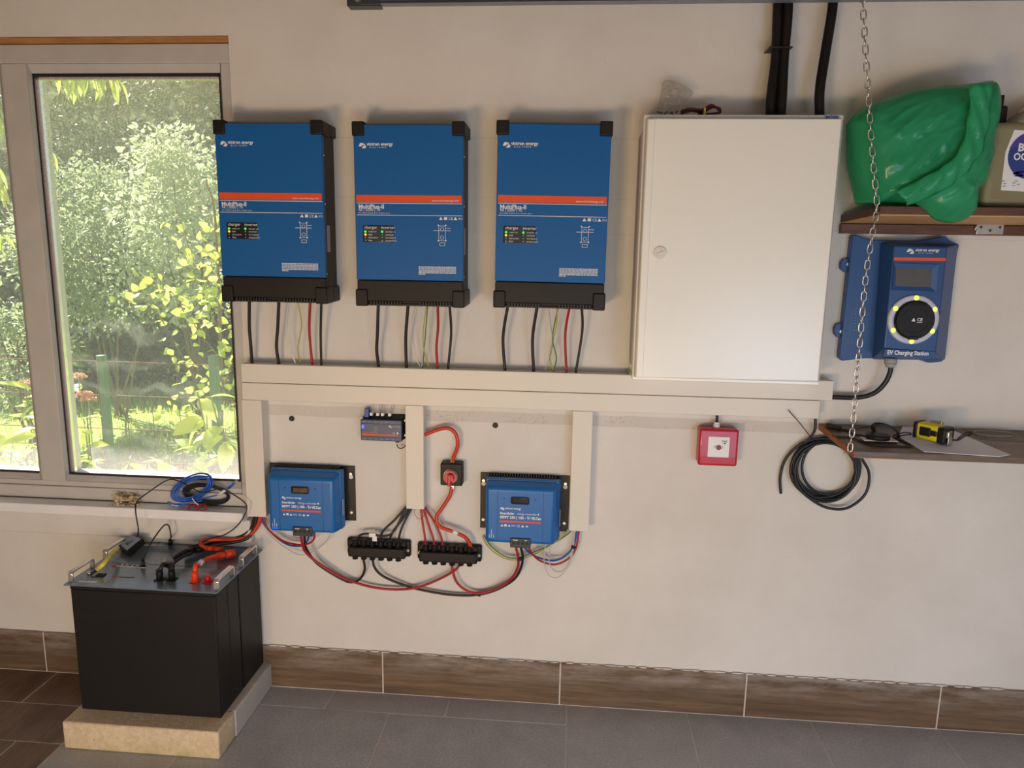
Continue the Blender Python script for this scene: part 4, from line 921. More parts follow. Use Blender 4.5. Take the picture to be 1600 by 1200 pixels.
dk.build('dark_content', M['black'], gb); dk2.ball((q2_.x, -.17, q2_.z-.015), .045, None, 14, (1, .8, .8)); dk2.build('pale_content', M['label'], gb)
# loose gathered flap of film running down the right side
b = MB()
edge = [(1550, 131), (1546, 190), (1533, 240), (1505, 275), (1470, 300), (1418, 322)]; inn = [(1516, 133), (1512, 190), (1498, 236), (1470, 262), (1440, 278), (1400, 300)]
e1 = smooth_path([P(a, c_, y=-.262) for a, c_ in edge], 8); e2 = smooth_path([P(a, c_, y=-.283) for a, c_ in inn], 8); rows = []
for i in range(len(e1)):
    row = []
    for k in range(9):
        t = k/8; p = e1[i].lerp(e2[i], t); p = p+Vector((0, -.012*math.sin(t*PI)-.006*math.sin(i*.9+k*1.3), 0)); row.append(b.bm.verts.new(p))
    rows.append(row)
for i in range(len(rows)-1):
    for k in range(8): b.bm.faces.new((rows[i][k], rows[i][k+1], rows[i+1][k+1], rows[i+1][k])).smooth = True
fl_ = b.build('bag_fold', M['bag'], gb)
sm = fl_.modifiers.new('thickness', 'SOLIDIFY'); sm.thickness = .0012
# ------------------------------------------------ emergency button
em = thing('emergency_button', 'red square break-glass box with a dark red button', 'alarm button', P(1122, 729, y=0))
A4 = [(1094, 669), (1156, 673), (1151, 730), (1090, 727)]; y_ = -.062
q = poly_y(A4, y_); x0, x1 = (q[0].x+q[3].x)/2, (q[1].x+q[2].x)/2; z1, z0 = (q[0].z+q[1].z)/2, (q[2].z+q[3].z)/2
MB().box(x0+.002, x1-.002, -.036, -.001, z0+.002, z1-.002, None, .006, 3).build('back_box', M['redp'], em)
MB().box(x0, x1, -.062, -.0365, z0, z1, None, .008, 3).build('front_frame', M['redp'], em)
mx_, mz_ = (x0+x1)/2, (z0+z1)/2; hw_ = (x1-x0)*.27
MB().box(mx_-hw_, mx_+hw_, -.0632, -.060, mz_-hw_+.003, mz_+hw_+.003, None, .0006, 1).build('glass_cover', M['label'], em)
b = MB(); b.cyl((mx_, -.0665, mz_+.002), (mx_, -.063, mz_+.002), .0085, None, 20); b.build('button', mat('button_maroon', rgb('8a1c34'), .4), em)
b = MB(); b.tube([(mx_+.013*math.cos(a), -.0636, mz_+.002+.013*math.sin(a)) for a in [PI*.8+k*.1 for k in range(9)]], .0006, None, 4, 1); b.tube([(mx_+.013*math.cos(a), -.0636, mz_+.002+.013*math.sin(a)) for a in [-.4+k*.1 for k in range(9)]], .0006, None, 4, 1)
R_ = random.Random(2)
for k in range(8): b.box(mx_+.009+k*.0022, mx_+.0102+k*.0022, -.0637, -.063, mz_+.020+R_.uniform(-.003, .003), mz_+.026+R_.uniform(-.003, .003))
b.box(mx_+.016, mx_+.022, -.0640, -.063, mz_+.014, mz_+.018)
b.build('printed_symbol', M['black'], em)
b = MB(); b.cyl((mx_-.005, -.030, z1-.004), (mx_-.005, -.030, z1+.011), .011, None, 8); b.cyl((mx_-.005, -.030, z1+.011), (mx_-.005, -.030, z1+.018), .009, None, 14); b.build('cable_gland', M['label'], em)
tag(MB().tube([(mx_-.005, -.030, z1+.010), (mx_-.005, -.030, zb_+.004)], .0045, None, 10, 1).build('short_cable', M['blackm']), 'short black cable from the duct into the red box', 'cable')
# ------------------------------------------------ MPPT charge controllers
def make_mppt():
    r = thing('charge_controller', '', 'charge controller', (0, 0, 0))
    Wd, H = .252, .218         # blue cover; origin at its lower left front corner
    MB().box(-.026, Wd+.034, -.006, -.0005, .016, H+.002, None, .001, 1).build('mounting_plate', M['fin'], r)
    b = MB(); b.box(.002, Wd+.000, -.040, -.006, .018, H-.006)
    for k in range(26): b.box(.004+k*.0092, .0075+k*.0092, -.040, -.008, H-.006, H+.003)
    tag(b.build('heat_sink', M['fin'], r), kind='stuff')
    hs = r.children[0]
    for x in (-.015, Wd+.020):
        for z in (.042, H-.032):
            MB().cyl((x, -.0105, z+.006), (x, -.006, z+.006), .0052, None, 12).build('screw', M['chrome'], hs)
            if z > .1: MB().cyl((x, -.0072, z-.006), (x, -.006, z-.006), .0075, None, 14).build('keyhole', M['whitew'], hs)
    b = MB()
    b.hull([(-.002, -.036, .006), (Wd+.006, -.036, .006), (Wd+.006, -.036, H-.001), (-.002, -.036, H-.001)], [(.000, -.062, .003), (Wd, -.062, .003), (Wd, -.062, H), (.000, -.062, H)], None, .004, 2)
    b.hull([(.000, -.060, .000), (Wd, -.060, .000), (Wd, -.060, H-.002), (.000, -.060, H-.002)], [(.006, -.103, .002), (Wd-.014, -.103, .002), (Wd-.014, -.103, H-.020), (.006, -.103, H-.020)], None, .011, 4)
    cv = b.build('cover', M['blue2'], r)
    for x in (.045, Wd-.052): MB().box(x, x+.0007, -.1034, -.102, .006, H-.026).build('panel_seam', M['lcd'], cv)
    yF = -.1034
    b = MB(); x0, x1 = .090, .152; z0, z1 = H-.074, H-.048
    b.box(x0, x1, yF-.0008, yF+.002, z0, z1, None, .005, 3); wd = b.build('display_window', M['black'], r)
    MB().box(x0+.006, x1-.006, yF-.0016, yF, z0+.004, z1-.005, None, .002, 1).build('screen', M['lcd2'], wd)
    b = MB()
    for x in (.067, .174): b.cyl((x, yF-.0005, H-.055), (x, yF+.001, H-.055), .0024, None, 10)
    b.build('screw_hole', M['gasket'], cv)
    b = MB(); y = yF-.0006
    logo(b, .054, y, H-.097, .010, None); b.text('victron energy', .071, y, H-.093, .0092, None, bold=.0002)
    b.text('SmartSolar', .054, y, H-.1115, .0108, None, bold=.0004); b.text('charge controller', .112, y, H-.1115, .0108, None, sx=.88); b.poly([(.180, y, H-.1075), (.184, y, H-.1110), (.188, y, H-.1075), (.184, y, H-.104)])
    b.text('MPPT 250 | 100 - Tr', .054, y, H-.1265, .0132, None, bold=.0004, sx=.94); b.text('VE.Can', .160, y, H-.1265, .0132, None, bold=.0004, sx=.86)
    b.build('model_text', M['white'], cv)
    b = MB(); z = H-.155; x = .056
    b.poly([(x, y, z), (x+.010, y, z), (x+.005, y, z+.008)]); b.box(x+.013, x+.021, y, y+.0004, z, z+.008); b.poly([(x+.025, y, z), (x+.034, y, z), (x+.0295, y, z+.008)]); b.text('IP43', x+.037, y, z+.001, .0078)
    b.text('CE', x+.054, y, z, .0105); b.poly([(x+.070, y, z), (x+.081, y, z), (x+.0755, y, z+.008)]); b.poly([(x+.085, y, z+.003), (x+.089, y, z), (x+.096, y, z+.003), (x+.089, y, z+.007)])
    for k, hgt in enumerate((.012, .030, .012)): b.box(.017+k*.0075, .0185+k*.0075, y, y+.0004, .020, .020+hgt)
    b.build('certification_marks', M['white'], cv)
    MB().box(.053, .193, y, yF+.001, H-.1400, H-.1335, None, .0005, 1).build('orange_stripe', M['orange'], cv)
    for k in range(3): MB().cyl((.0178+k*.0075, yF-.001, .014), (.0178+k*.0075, yF, .014), .0022, None, 8).build('indicator_light', M['led_b'], r)
    b = MB(); b.box(.090, .160, -.108, -.040, -.011, .024, None, .003, 2); tb = b.build('terminal_block', M['greyblk'], r)
    for k in range(4):
        x = .1020+k*.0155; MB().cyl((x, -.1092, .007), (x, -.107, .007), .0055, None, 14).build('terminal_hole', M['gasket'], tb)
    b = MB(); b.box(.100, .116, -.1086, -.108, .0160, .0185); b.box(.140, .147, -.1086, -.108, .0160, .0185); b.build('terminal_text', M['white'], tb)
    MB().box(Wd+.0035, Wd+.0052, -.060, -.045, .055, .115).build('side_sticker', M['greyw'], r)
    return r
mp = make_mppt()
def mppt_loc(tl, tr, bl, br):
    q = [P(*a, y=-.1) for a in (tl, tr, bl, br)]; return Vector(((q[0].x+q[2].x)/2-.009, 0, (q[2].z+q[3].z)/2))
mp.location = mppt_loc((421, 746), (529, 747), (422, 831), (530, 834)); tag(mp, 'blue solar charge controller at the left, next to the window-side duct', 'charge controller', 'pair of blue charge controllers')
m2 = copy_tree(mp); m2.location = mppt_loc((760, 755), (872, 760), (762, 848), (870, 853)); 
dkl = mat('led_unlit', (.01, .012, .05), .3)
for ch_ in m2.children_recursive:
    if ch_.name.startswith('indicator_light') or ch_.name.startswith('screen'):
        ch_.data = ch_.data.copy(); ch_.data.materials[0] = dkl if ch_.name.startswith('ind') else M['lcd']
tag(m2, 'blue solar charge controller at the right, next to the right-hand duct', 'charge controller', 'pair of blue charge controllers')
# ------------------------------------------------ busbars
def make_busbar():
    r = thing('busbar_box', '', 'busbar', (0, 0, 0))
    Wd, H = .232, .062
    MB().box(0, Wd, -.020, -.0005, 0, H, None, .007, 3).build('base', M['black'], r)
    b = MB(); b.box(.012, Wd-.012, -.052, -.019, .004, H-.020, None, .006, 3); b.build('cover', M['black'], r)
    b = MB(); b.box(.014, Wd-.014, -.030, -.018, H-.020, H-.002, None, .002, 1); b.build('upper_rail', M['black'], r)
    for k in range(6):
        x = .034+k*.0315
        b = MB(); b.cyl((x, -.034, H-.024), (x, -.034, H+.004), .0115, None, 12, .0105); b.cyl((x, -.034, H-.010), (x, -.034, H-.006), .0128, None, 12); b.build('cable_sleeve', M['black'], r)
        b = MB(); b.cyl((x, -.034, -.008), (x, -.034, .010), .0105, None, 12); b.build('cable_sleeve', M['black'], r)
    for x in (.009, Wd-.009):
        MB().cyl((x, -.0225, .026), (x, -.0195, .026), .0055, None, 12).build('screw', M['chrome'], r)
    return r
bbp = make_busbar()
b0 = P(541, 873, y=-.03); bbp.location = (P(541, 860, y=-.03).x, 0, P(590, 873, y=-.045).z); tag(bbp, 'black busbar box fed by black cables from above', 'busbar', 'pair of black busbar boxes')
b2 = copy_tree(bbp); b2.location = (P(651, 866, y=-.03).x, 0, P(705, 881, y=-.045).z); tag(b2, 'black busbar box fed by red and orange cables from above', 'busbar', 'pair of black busbar boxes')
for o_, ro in ((bbp, -.012), (b2, -.012)): pass
# ------------------------------------------------ battery switch
sw = thing('battery_switch', 'black square isolator switch with a red rotary knob', 'switch', P(704, 760, y=0))
q = [P(688, 724, y=-.045), P(722, 760, y=-.045)]; x0, x1, z1, z0 = q[0].x, q[1].x, q[0].z, q[1].z
MB().box(x0, x1, -.045, -.0005, z0, z1, None, .004, 2).build('switch_base', M['black'], sw)
cxs, czs = (x0+x1)/2-.002, (z0+z1)/2-.004
b = MB(); b.cyl((cxs, -.050, czs), (cxs, -.044, czs), .0250, None, 32, .0242); b.build('bezel', mat('dull_steel', (.35, .34, .33), .45, metal=.8), sw)
b = MB(); b.cyl((cxs, -.062, czs), (cxs, -.052, czs), .0235, None, 28); b.cyl((cxs, -.076, czs), (cxs, -.061, czs), .014, None, 20, .012); b.box(cxs-.006, cxs+.006, -.078, -.060, czs-.028, czs+.012, None, .003, 2); kb = b.build('knob', M['redp'], sw)
b = MB(); b.cyl((cxs, -.0772, czs+.002), (cxs, -.0755, czs+.002), .0035, None, 10); b.build('knob_recess', M['darkred'], kb)
for dz in (z1+.006, z0-.006):
    b = MB(); b.box(cxs-.003, cxs+.011, -.032, -.018, dz-.010, dz+.010, None, .002, 1); b.build('terminal_lug', M['chrome'], sw)
cable('orange_cable', 'thick orange cable arching from the middle duct to the top of the switch', [(658, 680, -.03), (667, 678, -.032), (682, 672, -.034), (700, 669, -.036), (712, 678, -.036), (715, 696, -.034), (708.5, 715, -.03), (707, 722, -.026)], .0068, M['orangec'], seg=12)
cable('orange_cable', 'thick orange cable bending from the switch down to the busbar', [(706, 760, -.026), (703, 774, -.030), (692, 792, -.036), (682, 808, -.040), (687, 822, -.044), (706, 830, -.046), (726, 839, -.044), (734, 850, -.038), (736, 858, -.034)], .0066, M['orangec'], seg=12)
p = P(712, 832, y=-.047); tag(MB().cyl(p+Vector((-.010, 0, .004)), p+Vector((.008, 0, -.003)), .0082, None, 12).build('cable_label', M['label']), 'white label wrapped round the orange cable below the switch', 'label')
# ------------------------------------------------ cables around the busbars
gb_ = 'battery side cables around the busbars'
for lab, pts in (('black cable arching left over the black busbar, bearing a white label', [(556, 856, -.036), (557, 845, -.042), (563, 836, -.046), (576, 834, -.048), (600, 837.5, -.048), (616, 829, -.044), (635, 792, -.030)]),
                 ('black cable into the fourth sleeve of the black busbar', [(594, 856, -.036), (595, 840, -.042), (600, 828, -.044), (617, 812, -.038), (636, 790, -.030)]),
                 ('black cable into the fifth sleeve of the black busbar', [(608, 857, -.036), (609, 842, -.042), (617, 826, -.044), (630, 810, -.036), (641, 790, -.030)]),
                 ('black cable into the sixth sleeve of the black busbar', [(622, 858, -.036), (623, 842, -.042), (629, 822, -.042), (645, 790, -.030)])):
    cable('black_cable', lab, pts, .0041, M['blackm'], gb_)
p = P(582, 836, y=-.052); b = MB(); b.box(p.x-.012, p.x+.012, -.0555, -.045, p.z-.007, p.z+.007, None, .001); b.box(p.x+.000, p.x+.016, -.0545, -.0535, p.z-.022, p.z-.004)
tag(b.build('cable_label', M['label']), 'white label tag on the black cable above the black busbar', 'label')
for lab, pts in (('red cable into the first sleeve of the red-fed busbar', [(666, 861, -.036), (664, 840, -.042), (660.5, 818, -.038), (657, 790, -.030)]),
                 ('red cable into the second sleeve of the red-fed busbar', [(680, 861, -.036), (677, 842, -.042), (669.5, 820, -.038), (659.5, 790, -.028)]),
                 ('red cable into the third sleeve of the red-fed busbar', [(693, 861, -.036), (690, 842, -.042), (680, 818, -.040), (662, 790, -.026)])):
    cable('red_cable', lab, pts, .0040, M['red'], gb_)
cable('sense_wire', 'thin maroon wire looping beside the red cables under the middle duct', [(649, 790, -.04), (648, 803, -.04), (655, 811, -.04), (662, 806, -.04), (664, 796, -.036)], .0010, M['red'])
cable('red_cable', 'long red cable sagging from the left controller to the red-fed busbar', [(470, 832, -.080), (471, 842, -.078), (476, 860, -.06), (492, 876, -.045), (520, 894, -.035), (544, 906, -.03), (580, 917, -.028), (620, 921, -.028), (655, 917, -.03), (690, 903, -.032), (712, 890, -.034), (718, 882, -.034)], .0046, M['red'], gb_)
cable('black_cable', 'black cable running under the long red one from the left controller', [(476, 832, -.078), (476, 842, -.070), (479, 858, -.050), (494, 879, -.034), (520, 897, -.026), (544, 909, -.022), (558, 907.5, -.024), (566, 900, -.028), (570, 888, -.032), (568, 874, -.034)], .0046, M['blackm'], gb_)
cable('black_cable', 'long black cable sagging from the black busbar to the right controller', [(582, 874, -.034), (585, 886, -.034), (594, 897, -.03), (610, 906, -.026), (640, 917, -.022), (665, 923, -.022), (702, 929, -.022), (740, 930, -.022), (772, 923, -.024), (800, 908, -.030), (812, 892, -.040), (817, 872, -.060), (814, 856, -.072), (813, 846, -.078)], .0046, M['blackm'], gb_)
cable('red_cable', 'red cable looping from the red-fed busbar to the right controller', [(706, 884, -.034), (708, 895, -.034), (714, 910, -.032), (728, 922, -.030), (749, 927, -.030), (775, 920, -.033), (798, 905, -.04), (809, 886, -.050), (809, 868, -.068), (806, 855, -.076), (805.5, 846, -.080)], .0046, M['red'], gb_)
def clip(px, py, y, ang, lab, rr=.0085):
    p = P(px, py, y=y); d = Vector((math.cos(ang), 0, math.sin(ang)))*.004
    tag(MB().cyl(p-d, p+d, rr, None, 10).build('cable_tie', M['blackm']), lab, 'cable tie')
clip(544, 907.5, -.026, -.45, 'black cable tie around the long red and black cables at the left')
clip(749, 928.5, -.026, .1, 'black cable tie around the red and black cables at the lowest point')
clip(812.5, 873, -.060, 1.5, 'black cable tie just below the right controller', .010)
clip(896, 855, -.040, 1.0, 'black cable tie around the solar wires below the right duct')
g2 = 'solar wires below the charge controllers'
cable('solar_wire', 'red solar wire from the left duct into the left controller', [(411, 802, -.03), (413, 812, -.032), (420, 828, -.036), (440, 844, -.045), (464, 851, -.055), (480, 850, -.065), (490, 843, -.072), (491, 832, -.076)], .0034, M['red'], g2)
cable('solar_wire', 'blue solar wire from the left duct into the left controller', [(407, 802, -.028), (412, 818, -.03), (430, 838, -.034), (450, 851, -.042), (470, 853, -.052), (480, 846, -.066), (483, 832, -.074)], .0033, M['bluew'], g2)
cable('solar_wire', 'white data wire sagging below the left controller', [(405, 802, -.024), (410, 816, -.026), (424, 838, -.028), (446, 856, -.030), (470, 867, -.034), (492, 860, -.040), (508, 848, -.050), (516, 834, -.058)], .0017, M['greyw2'], g2)
cable('solar_wire', 'outer yellow and green earth wire sagging below the right controller', [(754, 838, -.010), (760, 850, -.02), (775, 865, -.03), (800, 875, -.035), (830, 868, -.034), (860, 852, -.028), (880, 838, -.022), (888, 826, -.02)], .0022, M['yg'], g2)
cable('solar_wire', 'inner yellow and green earth wire sagging below the right controller', [(756, 836, -.010), (766, 852, -.02), (785, 867, -.03), (806, 872, -.03), (838, 861, -.03), (870, 846, -.025), (890, 832, -.022), (893, 824, -.02)], .0022, M['greenw'], g2)
cable('solar_wire', 'blue solar wire from the right controller up to the right duct', [(819, 846, -.078), (822, 858, -.072), (838, 870, -.055), (865, 876, -.042), (885, 867, -.036), (897, 851, -.032), (902, 824, -.03)], .0034, M['bluew'], g2)
cable('solar_wire', 'red solar wire from the right controller up to the right duct', [(824, 846, -.078), (828, 860, -.072), (842, 875, -.055), (866, 882, -.042), (888, 873, -.036), (900, 856, -.032), (905.5, 824, -.03)], .0034, M['red'], g2)
cable('solar_wire', 'longer white data wire looping below the right controller', [(853, 844, -.070), (850, 877, -.06), (858, 899, -.05), (874, 901, -.045), (889, 882, -.040), (896, 856, -.036), (898, 824, -.03)], .0016, M['greyw2'], g2)
cable('solar_wire', 'shorter white data wire looping below the right controller', [(861, 844, -.070), (858, 878, -.06), (869, 893, -.05), (882, 889, -.045), (891, 872, -.042), (896, 850, -.038), (899, 824, -.03)], .0016, M['greyw2'], g2)
# ------------------------------------------------ gateway (small blue box)
gw = thing('gateway_box', 'small dark blue communication box left of the middle duct', 'controller', P(596, 690, y=0))
q = [P(563, 655, y=-.045), P(628, 690, y=-.045)]; x0, x1, z1, z0 = q[0].x, q[1].x, q[0].z, q[1].z-.001
H = z1-z0
b = MB(); b.hull([(x0+.006, -.001, z0+.006), (x1+.012, -.001, z0+.006), (x1+.012, -.001, z1+.014), (x0+.006, -.001, z1+.014)], [(x0+.003, -.036, z0+.002), (x1, -.036, z0+.002), (x1, -.036, z1+.002), (x0+.003, -.036, z1+.002)], None, .002, 1); b.build('back_case', M['black'], gw)
b = MB(); b.box(x0, x1, -.045, -.034, z0, z1, None, .003, 2); fc = b.build('front_cover', M['slateblue'], gw)
for zz_ in (z1-.0145, z0+.014): MB().box(x0+.002, x1-.002, -.0456, -.0445, zz_-.0006, zz_+.0006).build('seam', M['black'], fc)
MB().box(x0+.006, x1-.014, -.0458, -.0445, z0+.020, z0+.0245).build('orange_stripe', M['orange'], fc)
b = MB(); y = -.0461; b.text('Cerbo GX', x0+.006, y, z0+.027, .0085, mat('orange_print', rgb('c8683c'), .5), bold=.0002)
logo(b, x1-.046, y, z1-.026, .007, M['white']); b.text('victron energy', x1-.034, y, z1-.0235, .0050, M['white']); b.text('CE', x1-.033, y, z0+.027, .0075, M['white']); b.box(x1-.018, x1-.012, y, y+.0004, z0+.027, z0+.033, M['white'])
for k in range(4): b.box(x0+.046, x0+.060, y, y+.0004, z1-.026-k*.0065, z1-.0245-k*.0065, M['greyw'])
for k in range(6): b.box(x0+.010+k*.020, x0+.018+k*.020, y, y+.0004, z1-.008, z1-.0065, M['greyw']); b.box(x0+.010+k*.020, x0+.018+k*.020, y, y+.0004, z0+.006, z0+.0075, M['greyw'])
b.build('printed_text', None, fc)
MB().box(x0+.004, x0+.013, -.0463, -.045, z1-.032, z1-.020, None, .001).build('status_light', M['led_b'], gw)
for dx_, dz_ in ((.002, .0), (x1-x0+.010, -.002), (.0, -H*.72), (x1-x0+.010, -H*.72)): MB().cyl((x0+dx_, -.036, z1+dz_), (x0+dx_, -.010, z1+dz_), .0042, None, 10).build('mounting_screw', M['label'], gw)
p = P(574, 650, y=-.02); b = MB(); b.box(p.x-.007, p.x+.008, -.032, -.010, z1+.004, z1+.034, None, .001); b.build('blue_plug', M['bluew'], gw)
for k, px in enumerate((581, 591, 598.5, 609.5)):
    p = P(px, 648, y=-.02); pg = MB().box(p.x-.0048, p.x+.0048, -.030, -.014, z1+.010, z1+.021, None, .001).build('white_plug', M['label'], gw)
    for s_, ox in enumerate((0, 8)):
        lab = 'thin grey wire from the %s white plug of the blue box, %s one' % (['first', 'second', 'third', 'fourth'][k], ['leftmost', 'rightmost'][s_])
        zz1 = zb_+.003
        pts = [Vector((p.x+(s_-.5)*.003, -.022, z1+.020)), Vector((p.x+.006+(s_-.5)*.004, -.024, z1+.032)), Vector((p.x+.008+ox*.0012*(1 if k % 2 else -1), -.026, z1+.048)), Vector((p.x+.006+ox*.0008, -.026, zz1))]
        cable('signal_wire', lab, pts, .0010, M['greyw'], 'wires above the small blue box')
b = MB(); p = P(621, 692, y=-.03); b.box(p.x-.006, p.x+.006, -.035, -.015, z0-.006, z0+.002); b.build('power_plug', M['black'], gw)
cable('power_lead', 'short dark red lead from the small blue box into the middle duct', [(620, 694, -.028), (622, 699, -.028), (627, 700.5, -.028), (632, 698, -.028), (637, 693, -.028)], .0018, M['darkred'])
# ------------------------------------------------ wall plugs
for px, py, l in ((456, 654, 'dark wall plug hole left of the small blue box'), (774, 664.5, 'dark wall plug hole above the right controller')):
    p = P(px, py, y=-.001); b = MB(); b.cyl((p.x, -.003, p.z), (p.x, .002, p.z), .0075, None, 14); b.cyl((p.x, -.0042, p.z), (p.x, -.003, p.z), .0032, M['greyw'], 8); b.mats.insert(0, M['gasket']) if False else None
    o = tag(MB().cyl((p.x, -.003, p.z), (p.x, .0, p.z), .0100, None, 16, .008).build('wall_plug', M['gasket']), l, 'wall plug', 'wall plugs'); b.bm.free()
# ------------------------------------------------ metal bar under the ceiling
mbz = P(550, 9, y=-.12).z
rb = thing('metal_bar', 'grey metal bar running along the top of the wall', 'bar', (1.0, -.12, mbz))
xe = P(545, 5, y=-.12).x
MB().box(xe+.05, 2.55, -.135, -.105, mbz, mbz+.05, None, .002).build('rail', M['zinc'], rb)
MB().box(xe+.05, 2.55, -.1375, -.1352, mbz+.001, mbz+.009, None, .001).build('rail_lip', M['greyblk'], rb)
b = MB(); b.box(xe, xe+.10, -.142, -.138, mbz-.004, mbz+.06, None, .002); b.box(xe, xe+.10, -.1379, -.10, mbz-.006, mbz-.001); eb = b.build('end_bracket', M['greyblk'], rb)
MB().cyl((xe+.036, -.150, mbz+.012), (xe+.036, -.142, mbz+.012), .011, None, 6).build('bolt', M['chrome'], eb)
# ------------------------------------------------ plinth and batteries
pl = thing('battery_plinth', 'pale aerated concrete blocks under the black batteries', 'plinth', (-1.2, -.2, 0))
PX0, PX1, PY0 = -1.476, -.945, -.425
MB().box(PX0, PX1, PY0, -.31, .0005, .098, None, .006, 2).build('block', M['concrete'], pl)
MB().box(PX1-.19, PX1+.004, -.308, -.008, .0005, .097, None, .004, 2).build('block', mat('grey_concrete', rgb('b8b2ac'), .92, var=.06, vs=18, bump=.7, bs=160), pl)
MB().box(PX0+.02, PX1-.192, -.308, -.008, .0005, .097, None, .004, 2).build('block', M['concrete'], pl)
BX0, BX1, BZ0, BZ1 = -1.455, -.968, .0985, .548
print('battery plate px check', P(108, 912, z=.556), P(362, 921, z=.556), P(388, 886, z=.556), P(413, 853, z=.556), P(158, 872, z=.556))
def battery(label, y0, y1):
    r = thing('battery', label, 'battery', ((BX0+BX1)/2, (y0+y1)/2, BZ0), 'pair of black batteries')
    b = MB(); b.box(BX0, BX1-.0005, y0+.002, y1-.002, BZ0, BZ1-.018, None, .002, 1); b.build('case', M['battery'], r)
    b = MB(); b.box(BX0, BX1, y0, y1-.0005, BZ1-.0165, BZ1, None, .0015, 1); b.build('case_rim', M['battery'], r)
    t = MB().box(BX0-.012, BX1+.018, y0-.012, y1-.003, BZ1+.0005, BZ1+.005, None, .001, 1).build('top_panel', M['bpanel'], r)
    return r, t
ySplit = -.185
f_, ft = battery('black metal battery module nearer the room, with sky-tinted panel and plugs', -.356, ySplit)
k_, kt = battery('black metal battery module against the wall, behind the other one', ySplit+.004, -.012)
b = MB()
for k in range(5):
    x = BX0+.012+k*.092; b.box(x, x+.084, -.3545, -.3535, BZ1-.105-.006*(k % 2), BZ1-.1042-.006*(k % 2)); 
b.build('front_seam', M['gasket'], f_)
for k in range(5):
    x = BX0+.052+k*.093; MB().cyl((x, -.356, BZ1-.108), (x, -.353, BZ1-.108), .0028, None, 10).build('screw', M['gasket'], f_)
b = MB(); b.box(BX1-.0008, BX1+.0008, -.342, -.3405, BZ0+.01, BZ1-.02); b.box(BX1-.0008, BX1+.0008, -.262, -.2605, BZ0+.01, BZ1-.02); b.build('side_seam', M['gasket'], f_)
for zz_ in (.50, .47, .43, .40):
    MB().cyl((BX1-.001, -.29+.02*(zz_ > .44), zz_), (BX1+.001, -.29+.02*(zz_ > .44), zz_), .0025, None, 8).build('screw', M['gasket'], f_)
ZP = BZ1+.005
def handle(par, ax, ay, bx_, by_):
    h_ = .036; pts = [Vector((ax, ay, ZP-.001)), Vector((ax, ay, ZP+h_*.75)), Vector((ax, ay+.006, ZP+h_)), Vector((bx_, by_-.006, ZP+h_)), Vector((bx_, by_, ZP+h_*.75)), Vector((bx_, by_, ZP-.001))]
    mb = MB(); w_ = .0085; n = len(pts)
    prof = []
    for i, p in enumerate(pts):
        prof.append(p)
    inner = [Vector((ax, ay+.006, ZP-.001)), Vector((ax, ay+.006, ZP+h_*.70)), Vector((ax, ay+.010, ZP+h_-.007)), Vector((bx_, by_-.010, ZP+h_-.007)), Vector((bx_, by_-.006, ZP+h_*.70)), Vector((bx_, by_-.006, ZP-.001))]
    poly = prof+inner[::-1]
    mb.hull([p+Vector((-w_, 0, 0)) for p in poly], [p+Vector((w_, 0, 0)) for p in poly], None, .0015, 1)
    return mb.build('handle', M['alu'], par)
for par, y0, y1 in ((f_, -.350, -.235), (k_, -.170, -.055)):
    handle(par, BX0+.000, y0, BX0+.000, y1); handle(par, BX1+.006, y0, BX1+.006, y1)
# ports, text on the panels
ZT = ZP+.0004
def PB(px, py, h=0): return P(px, py, z=ZT+h)
b = MB()
for px, py in ((191, 883.5), (207, 884.5), (223, 885.5)):
    p = PB(px, py); b.box(p.x-.016, p.x+.016, p.y-.010, p.y+.010, ZP, ZP+.002, None, .001, 1)
b.build('port_frame', M['label'], f_)
b = MB()
for px, py in ((191, 883.5), (207, 884.5), (223, 885.5)):
    p = PB(px, py)
    for sx_ in (-.008, .008): b.box(p.x+sx_-.005, p.x+sx_+.005, p.y-.006, p.y+.006, ZP+.0021, ZP+.0026)
b.build('port', M['gasket'], f_)
b = MB()
for px in (229, 241, 253): p = PB(px, 851); b.box(p.x-.010, p.x+.010, p.y-.008, p.y+.008, ZP, ZP+.002)
b.build('port_frame', M['whitew'], k_)
p = PB(158, 899); b = MB(); b.box(p.x-.014, p.x+.014, p.y-.010, p.y+.010, ZP, ZP+.004, None, .001, 1); b.build('rocker_switch', M['black'], f_)
p = PB(140, 897); b = MB(); b.cyl((p.x, p.y, ZP), (p.x, p.y, ZP+.008), .008, None, 6); b.build('ground_bolt', M['chrome'], f_)
b = MB(); p = PB(175, 902.5); b.text('CYTRON', p.x+.012, p.y-.003, ZT+.0004, .013, None, face='top') if False else None
p = PB(179, 901); b.poly([(p.x-.008, p.y-.006, ZT+.0003), (p.x+.004, p.y-.006, ZT+.0003), (p.x+.008, p.y+.005, ZT+.0003), (p.x-.002, p.y+.006, ZT+.0003)]); b.build('red_logo', M['flesh'], f_)
b = MB(); 
for k in range(7): q = PB(187+k*3.6, 901.5+k*.1); b.box(q.x-.0030, q.x+.0030, q.y-.004, q.y+.004, ZT, ZT+.0003)
b.build('brand_print', M['greyblk'], f_)
p = PB(276, 889.5); b = MB(); b.text('ESS5000', p.x, p.y-.008, ZT+.0004, .022, None, face='top'); q = PB(313, 891); b.text('51.2V LiFePO4', q.x, q.y-.008, ZT+.0004, .017, None, face='top'); b.build('model_text', M['greyw'], f_)
p = PB(178, 884); b = MB(); b.cyl((p.x, p.y, ZP), (p.x, p.y, ZP+.0015), .007, None, 12); b.build('power_button', M['flesh'], f_)
p = PB(128, 908); b = MB(); b.box(p.x-.01, p.x+.05, p.y-.006, p.y+.004, ZP, ZP+.0006); b.build('paper_label', M['label'], f_)
